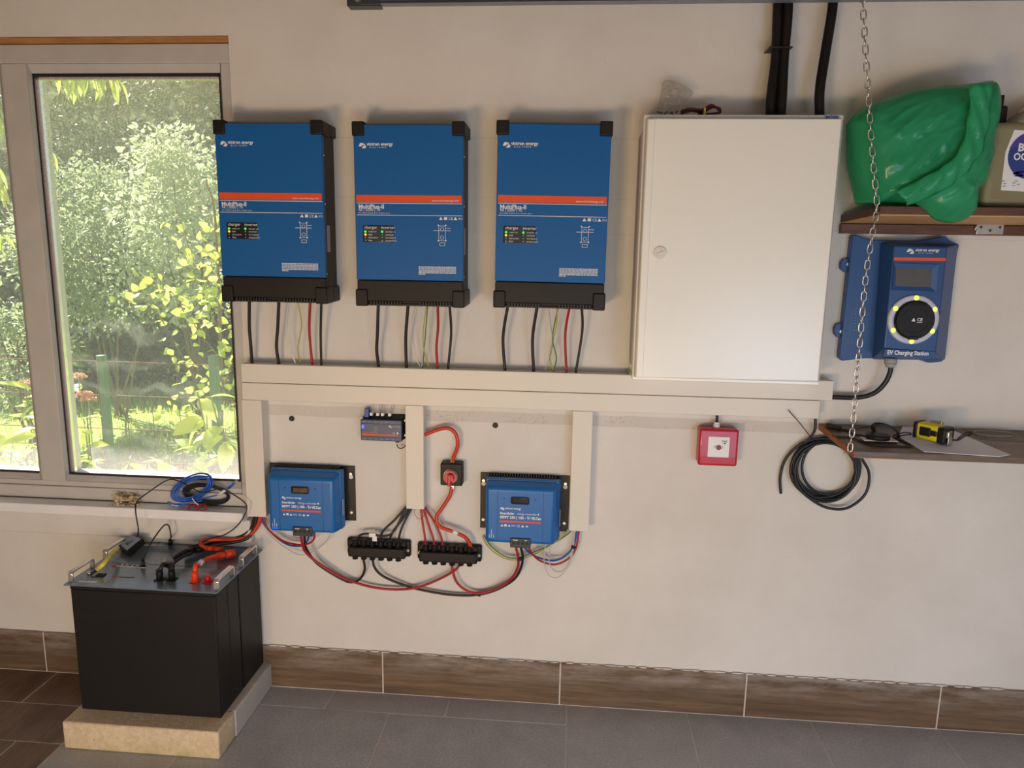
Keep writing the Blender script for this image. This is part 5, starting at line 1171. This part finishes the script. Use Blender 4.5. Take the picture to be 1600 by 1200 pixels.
def plug(px, py, m, lab, nm='battery_plug', h=.036):
    p = PB(px, py); r = thing(nm, lab, 'plug', (p.x, p.y, ZP), 'battery plugs')
    MB().box(p.x-.015, p.x+.015, p.y-.015, p.y+.015, ZP+.0002, ZP+.0035, None, .001, 1).build('flange', m, r)
    b = MB(); b.cyl((p.x, p.y, ZP+.003), (p.x, p.y, ZP+h), .0105, None, 16); b.cyl((p.x, p.y, ZP+h*.55), (p.x, p.y, ZP+h*.65), .0118, None, 16); b.build('plug_body', m, r)
    return Vector((p.x, p.y, ZP+h))
tA = plug(250, 905.5, M['black'], 'black battery plug on the front battery, leftmost')
tB = plug(269, 905.5, M['black'], 'black battery plug on the front battery, next to the orange one')
tC = plug(305, 908, M['orangep'], 'orange battery plug with an orange cable on the front battery')
tD = plug(325, 909, M['redp'], 'red capped battery terminal near the front battery handle', h=.024)
gp = 'leads lying over the batteries'
def v(px, py, y): return P(px, py, y)
cable('battery_cable', 'orange jumper cable from the front battery to the orange coupling', [tC+Vector((0, 0, -.006)), tC+Vector((-.002, .014, .014)), v(309, 885, -.24), v(322, 874, -.20), v(340, 868, -.15), v(352, 867, -.13)], .0075, M['orangep'], gp, seg=10)
# orange coupling on the rear battery
def coupling(a, b_, m, lab, r1=.012, r2=.015):
    a, b_ = Vector(a), Vector(b_); d = b_-a; r = thing('cable_coupling', lab, 'connector', a.lerp(b_, .5)-Vector((0, 0, r2)), 'inline couplings on the batteries')
    MB().cyl(a, a+d*.45, r1, None, 12, r1*.9).build('socket_half', m, r); MB().cyl(a+d*.48, b_, r2, None, 10, r2*.8).build('plug_half', m, r)
zc_ = ZP+.017
coupling(P(338, 869, z=zc_), P(368, 863, z=zc_+.004), M['orangep'], 'orange cable coupling on the rear battery, nearest its right handle', .012, .016)
coupling(P(320, 856, z=zc_+.01), P(350, 858, z=zc_), M['orangep'], 'slim orange cable coupling behind the thicker orange one', .009, .009)
coupling(P(288, 862, z=zc_+.004), P(322, 856, z=zc_+.004), M['black'], 'black cable coupling on the rear battery, left of the orange ones', .012, .013)
p = P(292, 858.5, z=ZP+.03); MB().ball((p.x, p.y, p.z), .012, None, 10, (1.1, .8, .55)).build('end_cap', M['redp'], bpy.data.objects['cable_coupling.002'])
cable('battery_cable', 'orange cable from the slim coupling up behind the left duct', [P(324, 857, z=zc_+.01), v(314, 851, -.10), v(316, 845, -.08), v(335, 843, -.06), v(365, 843, -.045), v(388, 838, -.035), v(402, 822, -.03), v(408, 803, -.028)], .0070, M['orangec'], gp, seg=10)
cable('battery_cable', 'black cable from the black coupling up behind the left duct', [P(318, 857, z=zc_+.004), v(338, 851, -.07), v(365, 847, -.05), v(386, 841, -.04), v(396, 828, -.03), v(402, 803, -.03)], .0065, M['blackm'], gp, seg=10)
cable('battery_cable', 'thinner black cable rising along the wall to the left duct', [v(300, 856, -.05), v(340, 846, -.04), v(375, 838, -.035), v(392, 824, -.03), v(398, 803, -.03)], .0045, M['blackm'], gp)
cable('battery_cable', 'red cable rising along the wall behind the battery to the left duct', [v(330, 850, -.03), v(360, 846, -.03), v(385, 836, -.028), v(403, 821, -.026), v(412, 806, -.026)], .0040, M['red'], gp)
cable('battery_cable', 'grey-black lead from the leftmost black plug to the rear coupling', [tA+Vector((0, 0, -.006)), tA+Vector((.006, .016, .012)), v(262, 884, -.24), v(272, 872, -.20), v(288, 861, -.15), v(300, 859, -.12)], .0068, M['blackm'], gp, seg=10)
cable('battery_cable', 'grey-black lead from the second black plug to the rear coupling', [tB+Vector((0, 0, -.006)), tB+Vector((-.004, .016, .012)), v(264, 886, -.25), v(274, 877, -.21), v(288, 868, -.16), v(300, 864, -.13)], .0068, M['blackm'], gp, seg=10)
for i, (a, b_) in enumerate((((255, 879), (263, 873)), ((261, 880), (270, 874)))):
    p = P(*a, -.23); q = P(*b_, -.22); tag(MB().cyl(p, q, .0105, None, 10).build('cable_label', M['greyw']), 'grey label round a black lead above the front battery, %s one' % ('left' if i == 0 else 'right'), 'label')
p, q = P(311, 881.5, -.235), P(316, 877, -.22); tag(MB().cyl(p, q, .0095, None, 10).build('cable_label', M['label']), 'white label round the orange jumper cable on the batteries', 'label')
# black lead with plug between both batteries
a = PB(223, 885); e = PB(266, 851)
cable('network_lead', 'thin black lead arching from the front battery to the rear battery', [a+Vector((0, 0, .020)), v(226, 868, -.22), v(236, 848, -.16), v(250, 828, -.11), v(258, 820, -.09), v(264, 822, -.08), v(267, 838, -.08), e+Vector((0, 0, .022))], .0026, M['blackm'], gp)
for nm_, p, l in (('n', a, 'black plug in the front battery port, under the thin arching lead'), ('m', e, 'black plug in the rear battery port, under the thin arching lead')):
    b = MB(); b.cyl((p.x, p.y, ZP+.002), (p.x+.002, p.y, ZP+.022), .0085, None, 8, .006); b.cyl((p.x+.002, p.y, ZP+.022), (p.x+.004, p.y, ZP+.034), .005, None, 8, .003); tag(b.build('network_plug', M['blackm']), l, 'plug', 'network plugs')
# meter module at the left, with yellow sleeve
ad = thing('adapter_box', 'black adapter box with pale bluish face lying on the rear battery', 'adapter', P(198, 866, z=ZP))
zq = ZP+.026
F4 = [P(187, 851, z=zq), P(198, 859, z=zq), P(220, 841.5, z=zq+.022), P(206.5, 836, z=zq+.022)]
nn = (F4[1]-F4[0]).cross(F4[2]-F4[1]).normalized(); nn = nn if nn.z > 0 else -nn
cen = sum(F4, Vector())/4; big = [cen+(q_-cen)*1.18 for q_ in F4]
MB().hull([q_-nn*.026 for q_ in big], [q_-nn*.002 for q_ in big], None, .002, 2).build('adapter_case', M['black'], ad)
fcx = MB().hull([q_-nn*.002 for q_ in F4], [q_+nn*.0005 for q_ in F4]).build('face_plate', mat('pale_face', rgb('7f92a8'), .3), ad)
c4 = F4[0].lerp(F4[1], .5).lerp(F4[2].lerp(F4[3], .5), .45); u_ = (F4[1]-F4[0]).normalized(); w_ = (F4[2]-F4[1]).normalized()
b = MB()
for s0, s1 in (((-.006, -.01), (.006, -.01)), ((.006, -.01), (.006, .012)), ((-.006, -.012), (-.006, .0))): b.tube([c4+nn*.001+u_*s0[0]+w_*s0[1], c4+nn*.001+u_*s1[0]+w_*s1[1]], .0009, None, 5, 1)
b.build('face_mark', M['gasket'], fcx)
cable('yellow_cable', 'yellow sleeved cable from the adapter box to the front battery', [P(183, 858, z=ZP+.03), v(172, 868, -.24), v(161, 882, -.29), PB(152, 890, .012)], .0078, M['yellow'], gp, seg=10)
b = MB(); b.tube([PB(154, 889, .012), PB(148, 893, .010), PB(143, 896.5, .006)], (lambda t: .0055-.002*t), None, 10, 4); tag(b.build('cable_boot', M['blackm']), 'black boot at the lower end of the yellow sleeved cable', 'cable boot')
cable('yellow_cable', 'short thin yellow wire behind the adapter box on the rear battery', [P(208, 862, z=ZP+.006), P(220, 854, z=ZP+.006), P(228, 843, z=ZP+.01)], .0022, M['yellow'], gp)
# long thin black lead up over the sill
cable('antenna_lead', 'long thin black lead looping from the adapter box over the sill and back', [v(215, 838, -.12), v(216, 826, -.13), v(212, 800, -.12), v(214, 784, -.10), v(232, 769, -.07), v(262, 750, -.04), v(280, 752, -.04), v(296, 760, -.05), v(314, 769, -.06), v(332, 766, -.07), v(347, 763, -.075), v(362, 771, -.08), v(382, 785, -.09), v(385, 798, -.095), v(372, 820, -.10), v(352, 835, -.10), v(330, 841, -.09), v(310, 850, -.08), v(290, 856, -.07)], .0023, M['blackm'])
# ------------------------------------------------ on the sill
et = thing('ethernet_cable', 'coiled blue network cable lying on the window sill', 'cable', P(305, 795, y=-.03))
b = MB(); R_ = random.Random(4)
for k in range(7):
    cx, cy = 300+R_.uniform(-2, 3), 763+R_.uniform(-2, 2); rx, ry = 33-k*1.3+R_.uniform(-1, 1), 21-k*.9
    b.tube([P(cx+rx*math.cos(2*PI*j/36)*math.cos(.25)+ry*math.sin(2*PI*j/36)*math.sin(.25), cy-(-rx*math.cos(2*PI*j/36)*math.sin(-.25)+ry*math.sin(2*PI*j/36)*math.cos(.25)), y=-.012-.004*k) for j in range(36)], .0027, None, 6, 1, closed=True)
b.build('coil', M['ether'], et)
b = MB(); b.tube([P(302, 781, y=-.04), P(320, 778, y=-.04), P(340, 773, y=-.04), P(356, 763, y=-.04)], .0026, None, 6); b.tube([P(316, 782, y=-.04), P(296, 786, y=-.045), P(280, 789, y=-.045), P(268, 787, y=-.045)], .0026, None, 6); b.build('free_end', M['ether'], et)
for a, b_, m in (((340, 773), (353, 765.5), M['whitew']), ((357, 763), (366, 755), M['ether']), ((366, 755), (371, 750), M['clearfilm']), ((267, 787), (262, 784.5), M['ether']), ((280, 789.5), (268, 787.5), M['whitew'])):
    MB().cyl(P(*a, -.041), P(*b_, -.041), .0050, None, 8).build('network_plug' if m is not M['whitew'] else 'cable_sleeve', m, et)
b = MB(); p = P(305, 785, y=-.045); b.tube([P(300, 778, y=-.05), P(304, 784, y=-.052), P(310, 789, y=-.05)], .0016, None, 5); b.build('tie', M['label'], et)
b = MB()
for k in range(4):
    cx, cy, rx, ry = 322+k, 772, 36-k*2, 16-k*1.5
    b.tube([P(cx+rx*math.cos(2*PI*j/30), cy-ry*math.sin(2*PI*j/30)-rx*math.cos(2*PI*j/30)*(-.12), y=-.004-.003*k) for j in range(30)], .0034, None, 6, 1, closed=True)
tag(b.build('black_lead_coil', M['blackm']), 'coiled black lead behind the blue network cable on the sill', 'cable')
b = MB()
for k in range(8):
    cx, cy, rx, ry = (301 if k % 2 else 315)+R_.uniform(-2, 2), 793+R_.uniform(-1.5, 1.5), 9-.4*k, 6.5-.3*k
    b.tube([P(cx+rx*math.cos(2*PI*j/16), cy-ry*math.sin(2*PI*j/16), y=-.045-.001*k) for j in range(16)], .0012, None, 5, 1, closed=True)
tag(b.build('red_wire_bundle', M['red']), 'small tangled bundle of thin red wire under the blue network cable', 'wire bundle')
b = MB()
for k in range(110):
    px, py = R_.triangular(170, 226, 192), R_.uniform(774, 792); p = P(px, py, y=-.022); hh = .010*(1-abs(px-192)/45)+.004
    b.ball((p.x, -.016+R_.uniform(-.025, .018), max(.705, p.z+R_.uniform(-.004, .006))), hh*R_.uniform(.2, .65), None, 5, (R_.uniform(.6, 1.6), R_.uniform(.6, 1.4), R_.uniform(.4, 1.3)))
tag(b.build('dried_foam', M['foam']), 'crumbly lump of dried mounting foam on the window sill', 'foam')

# ------------------------------------------------ garden outside the window
GZ = -.12
def grassmat():
    m = mat('lawn', (.16, .26, .05), .9); n, l = m.node_tree.nodes, m.node_tree.links; b = n['Principled BSDF']; v = coords(m)
    f, _ = noise_n(m, v, 5, 6, .7, .35, .65); g, _ = noise_n(m, v, 60, 4, .7, .3, .7)
    c = mixc(m, f, (.13, .22, .035), (.30, .40, .07)); c = mixc(m, mathn(m, 'MULTIPLY', g, .4), c, (.06, .11, .02)); l.new(c, b.inputs['Base Color']); return m
M['lawn'] = grassmat()
M['soil'] = mat('soil', (.10, .075, .05), .95, var=.3, vs=20, bump=.8, bs=40)
M['roadgrey'] = mat('asphalt_roof', (.22, .24, .27), .9, var=.1, vs=4)
M['bark'] = mat('bark', (.16, .11, .07), .9, var=.3, vs=30, bump=.6, bs=60)
M['postgreen'] = mat('post_green', rgb('3f6a50'), .5, var=.05); M['rust'] = mat('rusty_wire', rgb('6a3c34'), .8, var=.2, vs=50)
M['leafA'] = leafmat('leaf_bright', (.30, .44, .07), (.60, .62, .14), .55); TRC = (.45, .52, .30)
M['leafB'] = leafmat('leaf_mid', (.11, .16, .09), (.38, .44, .25), .5)
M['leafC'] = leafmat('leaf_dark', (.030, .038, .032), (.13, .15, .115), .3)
M['leafD'] = leafmat('leaf_pale', (.34, .40, .26), (.62, .64, .44), .45)
M['leafR'] = leafmat('leaf_red', (.22, .05, .06), (.36, .12, .12), .4)
M['flower'] = leafmat('flower_pink', rgb('c07a72'), rgb('d8a090'), .3)
tag(MB().box(-30, 6, .22, 40, GZ-.2, GZ).build('lawn', M['lawn']), kind='structure')
# unseen overhang above the window, added to keep direct sun off it
tag(MB().box(-3.9, 2.9, .22, 1.05, 2.62, 2.74).build('added_overhang', M['sill']), kind='structure')
tag(MB().box(-3.9, 2.9, -5.1, 1.05, 2.86, 2.96).build('roof', M['roadgrey']), kind='structure')
def leaves(name, pos, nrm, size, m, parent=None, jit=.35, asp=.55, droop=.3):
    """many folded diamond leaves in one mesh"""
    n = len(pos); r = rng
    d = nrm + r.normal(0, .6, (n, 3)); d[:, 2] -= droop; d /= np.linalg.norm(d, axis=1)[:, None]
    a = r.normal(0, 1, (n, 3)); side = np.cross(d, a); side /= np.linalg.norm(side, axis=1)[:, None]; up = np.cross(side, d)
    L = size*(1+r.uniform(-jit, jit, n))[:, None]; Wd = L*asp*.5
    base = pos; tip = pos+d*L; mid = pos+d*L*.45-up*L*.02; l = mid+side*Wd+up*L*.10; rr = mid-side*Wd+up*L*.10
    l2 = pos+d*L*.75+side*Wd*.6+up*L*.06; r2 = pos+d*L*.75-side*Wd*.6+up*L*.06
    V_ = np.stack([base, l, l2, tip, r2, rr], 1).reshape(-1, 3)
    Fc = []
    for i in range(n):
        k = i*6; Fc.append((k, k+1, k+2, k+3)); Fc.append((k, k+3, k+4, k+5))
    me = bpy.data.meshes.new(name); off = Vector((0, 0, 0)); q = parent
    while q is not None: off += q.location; q = q.parent
    me.from_pydata((V_-np.array(off)).tolist(), [], Fc); me.materials.append(m)
    o = bpy.data.objects.new(name, me); C.objects.link(o)
    if parent: o.parent = parent
    return tag(o, kind='stuff')
def bush(name, label, cen, rad, n, size, m, cat='bush', group=None, clumps=26, stems=7, asp=.55):
    cen = np.array(cen, float); rad = np.array(rad, float)
    o = thing(name, label, cat, (cen[0], cen[1], GZ), group)
    cc = rng.normal(0, 1, (clumps, 3)); cc /= np.linalg.norm(cc, axis=1)[:, None]; cc *= rng.uniform(.45, 1, (clumps, 1))**.5; cc = cen+cc*rad*.85
    k = rng.integers(0, clumps, n); off = rng.normal(0, 1, (n, 3)); off /= np.linalg.norm(off, axis=1)[:, None]
    pos = cc[k]+off*rng.uniform(.3, 1, (n, 1))*rad.min()*.42
    pos[:, 2] = np.maximum(pos[:, 2], GZ+.02)
    leaves('foliage', pos, off, size, m, o, asp=asp)
    b = MB()
    for i in range(stems):
        c = cc[i % clumps]; b.tube([(cen[0]+rng.uniform(-.06, .06), cen[1]+rng.uniform(-.06, .06), GZ), ((cen[0]+c[0])/2+rng.uniform(-.05, .05), (cen[1]+c[1])/2, GZ+(c[2]-GZ)*.55), tuple(c)], (lambda t: .014*(1-t*.7)), None, 6, 4)
    b.build('stem', M['bark'], o); return o
def OP(px, py, y): return tuple(P(px, py, y=y))
# far screen of dark shrubs and trees
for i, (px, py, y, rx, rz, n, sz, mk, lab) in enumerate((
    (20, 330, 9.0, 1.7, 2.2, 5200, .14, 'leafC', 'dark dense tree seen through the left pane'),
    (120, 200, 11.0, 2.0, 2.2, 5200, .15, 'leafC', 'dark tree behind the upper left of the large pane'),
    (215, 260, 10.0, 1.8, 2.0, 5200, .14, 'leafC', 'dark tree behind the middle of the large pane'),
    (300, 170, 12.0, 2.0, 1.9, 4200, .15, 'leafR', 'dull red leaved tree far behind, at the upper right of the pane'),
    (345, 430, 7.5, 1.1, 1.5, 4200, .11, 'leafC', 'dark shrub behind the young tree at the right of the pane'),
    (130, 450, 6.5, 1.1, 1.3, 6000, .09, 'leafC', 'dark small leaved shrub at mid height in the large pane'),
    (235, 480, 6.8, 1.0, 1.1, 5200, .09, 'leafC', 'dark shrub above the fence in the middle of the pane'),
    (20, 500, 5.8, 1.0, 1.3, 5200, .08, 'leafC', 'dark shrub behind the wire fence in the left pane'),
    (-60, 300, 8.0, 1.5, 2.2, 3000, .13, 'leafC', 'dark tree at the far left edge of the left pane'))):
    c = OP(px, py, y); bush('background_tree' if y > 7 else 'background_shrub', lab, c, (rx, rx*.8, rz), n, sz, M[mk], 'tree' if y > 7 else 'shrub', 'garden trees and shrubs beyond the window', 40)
# far hedge closing the view, grey roof between the trees
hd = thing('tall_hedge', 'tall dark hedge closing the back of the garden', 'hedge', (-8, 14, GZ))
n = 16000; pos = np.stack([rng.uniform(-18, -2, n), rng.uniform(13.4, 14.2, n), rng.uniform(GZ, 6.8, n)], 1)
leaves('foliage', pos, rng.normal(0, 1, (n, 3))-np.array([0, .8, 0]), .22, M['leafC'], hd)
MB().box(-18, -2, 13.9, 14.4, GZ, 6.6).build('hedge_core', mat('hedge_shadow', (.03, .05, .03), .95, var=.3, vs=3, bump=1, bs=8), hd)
c = P(325, 262, y=11.5)
rf = thing('garden_shed', 'pale grey shed roof showing through the trees at the right', 'shed', (c.x, 11.5, GZ))
MB().box(c.x-1.2, c.x+.9, 11.2, 12.6, GZ, c.z-.4).build('shed_wall', M['roadgrey'], rf)
MB().hull([(c.x-1.4, 11.0, c.z-.45), (c.x+1.1, 11.0, c.z-.45), (c.x+1.1, 12.8, c.z-.45), (c.x-1.4, 12.8, c.z-.45)], [(c.x-1.2, 11.8, c.z+.45), (c.x+1.1, 11.8, c.z+.35), (c.x+1.1, 12.0, c.z+.35), (c.x-1.2, 12.0, c.z+.45)]).build('shed_roof', mat('pale_roof', (.42, .46, .52), .7, var=.1, vs=6), rf)
# mid bushes
bush('leafy_bush', 'rounded pale green small leaved bush in the middle of the large pane', OP(165, 395, 4.6), (.95, .7, .85), 9000, .052, M['leafB'], 'bush', None, 60)
bush('leafy_bush', 'taller pale leaved bush just left of the first inverter', OP(290, 360, 4.2), (.62, .6, .95), 5200, .060, M['leafD'], 'bush', None, 46)
bush('leafy_bush', 'yellow green bush seen through the left pane above the flowers', OP(40, 560, 3.4), (.45, .4, .5), 4200, .045, M['leafB'], 'bush', None, 40)
# single leaves as parts
def leafmesh(name, L, Wd, m, fold=.12, curl=.15, pts=7):
    vs = [(0, 0, 0)]; fs = []
    rows = []
    for i in range(pts):
        t = i/(pts-1); w_ = Wd/2*math.sin(PI*min(.985, t**.75))**.8 if 0 < i < pts-1 else 0.0005
        x = L*t; z = -curl*L*t*t; rows.append([(x, -w_, z+fold*w_*2), (x, 0, z), (x, w_, z+fold*w_*2)])
    vs = [p for r_ in rows for p in r_]
    for i in range(pts-1):
        for k in range(2): a = i*3+k; fs.append((a, a+1, a+4, a+3))
    me = bpy.data.meshes.new(name); me.from_pydata(vs, [], fs); me.materials.append(m)
    for p in me.polygons: p.use_smooth = True
    return me
def add_leaf(par, me, loc, d, roll, s=1.0):
    o = bpy.data.objects.new('leaf', me); C.objects.link(o); o.parent = par; o.location = Vector(loc)-par.location
    q = Vector(d).to_track_quat('X', 'Z') @ Matrix.Rotation(roll, 4, 'X').to_quaternion()
    o.rotation_mode = 'QUATERNION'; o.rotation_quaternion = q; o.scale = (s, s, s); return o
R_ = random.Random(21)
LM = leafmesh('leaf', .070, .055, M['leafA'], .10, .2, 5)
# young tree at the right: trunk, branches, single leaves
def branchy(name, label, cat, trunk, branches, me, per, sc=(.7, 1.2), r0=.012, spread=.05, droop=-.3):
    base = Vector(trunk[0]); o = thing(name, label, cat, base)
    MB().tube(trunk, (lambda t: r0*(1-.6*t)), None, 8, 6).build('trunk', M['bark'], o)
    for br in branches:
        q = smooth_path(br, 8); MB().tube(q, (lambda t: r0*.45*(1-.75*t)), None, 6, 1).build('branch', M['bark'], o)
        for k in range(per):
            p = q[R_.randint(len(q)//5, len(q)-1)]+Vector([R_.gauss(0, spread) for _ in range(3)])
            add_leaf(o, me, p, (R_.gauss(0, 1), R_.gauss(0, .8), R_.gauss(droop, .6)), R_.uniform(-PI, PI), R_.uniform(*sc))
    return o
yT_ = 1.75
branchy('young_tree', 'young tree with small yellow green leaves at the right of the pane', 'tree',
    [OP(345, 800, yT_), OP(346, 640, yT_), OP(343, 480, yT_), OP(335, 330, yT_), OP(322, 285, yT_)],
    [[OP(345, 640, yT_), OP(310, 600, yT_-.05), OP(275, 540, yT_-.1), OP(240, 480, yT_-.1), OP(205, 455, yT_-.1)],
     [OP(344, 560, yT_), OP(312, 520, yT_), OP(280, 470, yT_), OP(240, 430, yT_+.05)],
     [OP(342, 480, yT_), OP(320, 430, yT_-.1), OP(300, 400, yT_-.1), OP(285, 350, yT_-.1)],
     [OP(340, 420, yT_), OP(350, 360, yT_), OP(352, 310, yT_)],
     [OP(345, 600, yT_), OP(320, 630, yT_-.1), OP(290, 650, yT_-.15), OP(268, 640, yT_-.2)],
     [OP(346, 620, yT_), OP(362, 560, yT_-.1), OP(366, 500, yT_-.1)],
     [OP(344, 520, yT_), OP(325, 480, yT_-.1), OP(318, 440, yT_-.2)]], LM, 40, (.45, 1.0), .014, .055)
# drooping long leaves from above
LL = leafmesh('leaf', .15, .040, M['leafA'], .15, .35, 6)
ot = thing('overhanging_tree', 'tree left of the window with hanging branches of long yellow green leaves', 'tree', (-5.2, 2.3, GZ))
MB().tube([(-5.2, 2.3, GZ), (-5.1, 2.3, 1.4), (-4.9, 2.2, 2.8), (-4.6, 2.1, 3.6)], (lambda t: .07*(1-.5*t)), None, 10, 6).build('trunk', M['bark'], ot)
def droopers(stems, y, per, sc=(.7, 1.15)):
    for st in stems:
        pts = [OP(a, c_, y+R_.uniform(-.1, .1)) for a, c_ in st]
        MB().tube([(-4.9, 2.2, 2.8), (Vector(pts[0])+Vector((-4.9, 2.2, 2.8)))/2+Vector((0, 0, .35))]+pts, (lambda t: .016*(1-t)+.003), None, 6, 8).build('branch', M['bark'], ot)
        q = smooth_path(pts, 6)
        for k in range(per):
            p = q[R_.randint(0, len(q)-1)]; add_leaf(ot, LL, p, (R_.uniform(-.2, .9), R_.uniform(-.4, .4), R_.uniform(-1.4, -.5)), R_.uniform(-.9, .9), R_.uniform(*sc))
droopers([[(90, 60), (120, 100), (150, 125)], [(110, 50), (150, 95), (185, 125)], [(60, 80), (90, 110), (125, 120)]], 1.9, 14)
droopers([[(40, 150), (62, 200), (78, 235)], [(50, 230), (70, 262), (84, 280)]], 1.7, 10, (.5, .85))
droopers([[(-40, 110), (-10, 160), (10, 200)], [(-50, 200), (-15, 250), (8, 290)], [(-60, 300), (-20, 340), (6, 370)]], 1.5, 10, (.7, 1.1))
# large ovate leaves near the sill
LB = leafmesh('leaf', .16, .095, M['leafA'], .12, .3, 7)
def clump(label, stems, y, per, me, sc):
    root = Vector((P(*stems[0][0], y).x, y, GZ)); o = thing('broadleaf_plant', label, 'plant', root, None)
    for st in stems:
        q = smooth_path([root+Vector((R_.uniform(-.05, .05), 0, 0))]+[OP(a, c_, y+R_.uniform(-.06, .06)) for a, c_ in st], 6)
        MB().tube(q, .004, None, 5, 1).build('stem', M['leafB'], o)
        for k in range(per):
            p = q[R_.randint(len(q)//2, len(q)-1)]; add_leaf(o, me, p, (R_.uniform(-1, 1), R_.uniform(-.6, .4), R_.uniform(-.7, .5)), R_.uniform(-.8, .8), R_.uniform(*sc))
    return o
clump('plant with big drooping yellow green leaves at the lower right of the pane', [[(330, 760), (322, 680), (308, 612)], [(340, 760), (345, 690), (330, 620)], [(350, 770), (352, 700), (345, 650)], [(300, 770), (305, 720), (312, 690)]], .75, 5, LB, (.5, .95))
clump('low plant with broad leaves along the bottom middle of the pane', [[(190, 800), (195, 750), (205, 712)], [(240, 800), (245, 750), (255, 722)], [(150, 800), (155, 760), (150, 722)], [(285, 800), (275, 755), (262, 735)]], .8, 6, LB, (.45, .85))
clump('low plant with broad leaves in the lower left pane', [[(10, 800), (15, 740), (20, 690)], [(50, 800), (45, 750), (40, 715)], [(-20, 780), (-10, 720), (-5, 680)]], .9, 7, LB, (.5, .95))
clump('leggy plant with narrow leaves rising in the left pane', [[(50, 760), (58, 680), (52, 610)], [(60, 760), (70, 660), (66, 600)]], .85, 5, LL, (.8, 1.2))
# flower heads
def flowers(label, pxs, y):
    root = Vector((P(*pxs[0], y).x, y, GZ)); o = thing('flowering_plant', label, 'plant', root)
    for a, c_ in pxs:
        p = Vector(OP(a, c_, y)); MB().tube([root, (root+p)/2+Vector((.02, 0, 0)), p], .0035, None, 5, 4).build('stem', M['leafB'], o)
        n = 160; off = rng.normal(0, 1, (n, 3)); off /= np.linalg.norm(off, axis=1)[:, None]; off[:, 2] = abs(off[:, 2])*.6
        tag(leaves('flower_head', np.array(p)+off*.035, off, .012, M['flower'], o, asp=.9), kind='stuff')
        for k in range(6): add_leaf(o, LB, root.lerp(p, R_.uniform(.55, .95)), (R_.uniform(-1, 1), R_.uniform(-.5, .5), R_.uniform(-.3, .5)), R_.uniform(-.6, .6), R_.uniform(.4, .7))
flowers('flowering plant with dusty pink heads beside the green post', [(122, 590), (132, 618), (138, 625)], 1.25)
flowers('flowering plant with dusty pink heads seen in the left pane', [(38, 602), (52, 600)], 1.25)
# wire fence with green posts
fn = thing('wire_fence', 'rusty wire mesh fence with green posts outside the window', 'fence', (-2.4, 1.35, GZ))
yF_ = 1.35
for px, pt in ((153, 556), (329, 556), (-30, 556)):
    t_ = P(px, pt, y=yF_); w_ = .022
    MB().box(t_.x-w_, t_.x+w_, yF_+.01, yF_+.05, GZ, t_.z, None, .004, 1).build('fence_post', M['postgreen'], fn)
xs0, xs1 = P(-90, 600, y=yF_).x, P(380, 600, y=yF_).x
for py in (567, 620, 672, 723, 770):
    z = P(210, py, y=yF_).z; MB().tube([(xs0, yF_, z), ((xs0+xs1)/2, yF_+.004, z+.003), (xs1, yF_, z)], .0026, None, 5, 5).build('fence_wire', M['rust'], fn)
zt_ = P(210, 567, y=yF_).z; x = xs0; k = 0
while x < xs1:
    MB().tube([(x, yF_, GZ+.02), (x+R_.uniform(-.005, .005), yF_, P(210, 620 if k % 3 else 567, y=yF_).z)], .0024, None, 5, 1).build('fence_wire', M['rust'], fn); x += .155; k += 1
# grass tufts near and mid
n = 26000; gx = rng.uniform(-9, 1, n); gy = rng.uniform(1.0, 7.5, n)
pos = np.stack([gx, gy, np.full(n, GZ)], 1)
leaves('grass_tufts', pos, np.tile([0, 0, 2.2], (n, 1)), .06, M['leafA'], None, asp=.10, droop=-.5)
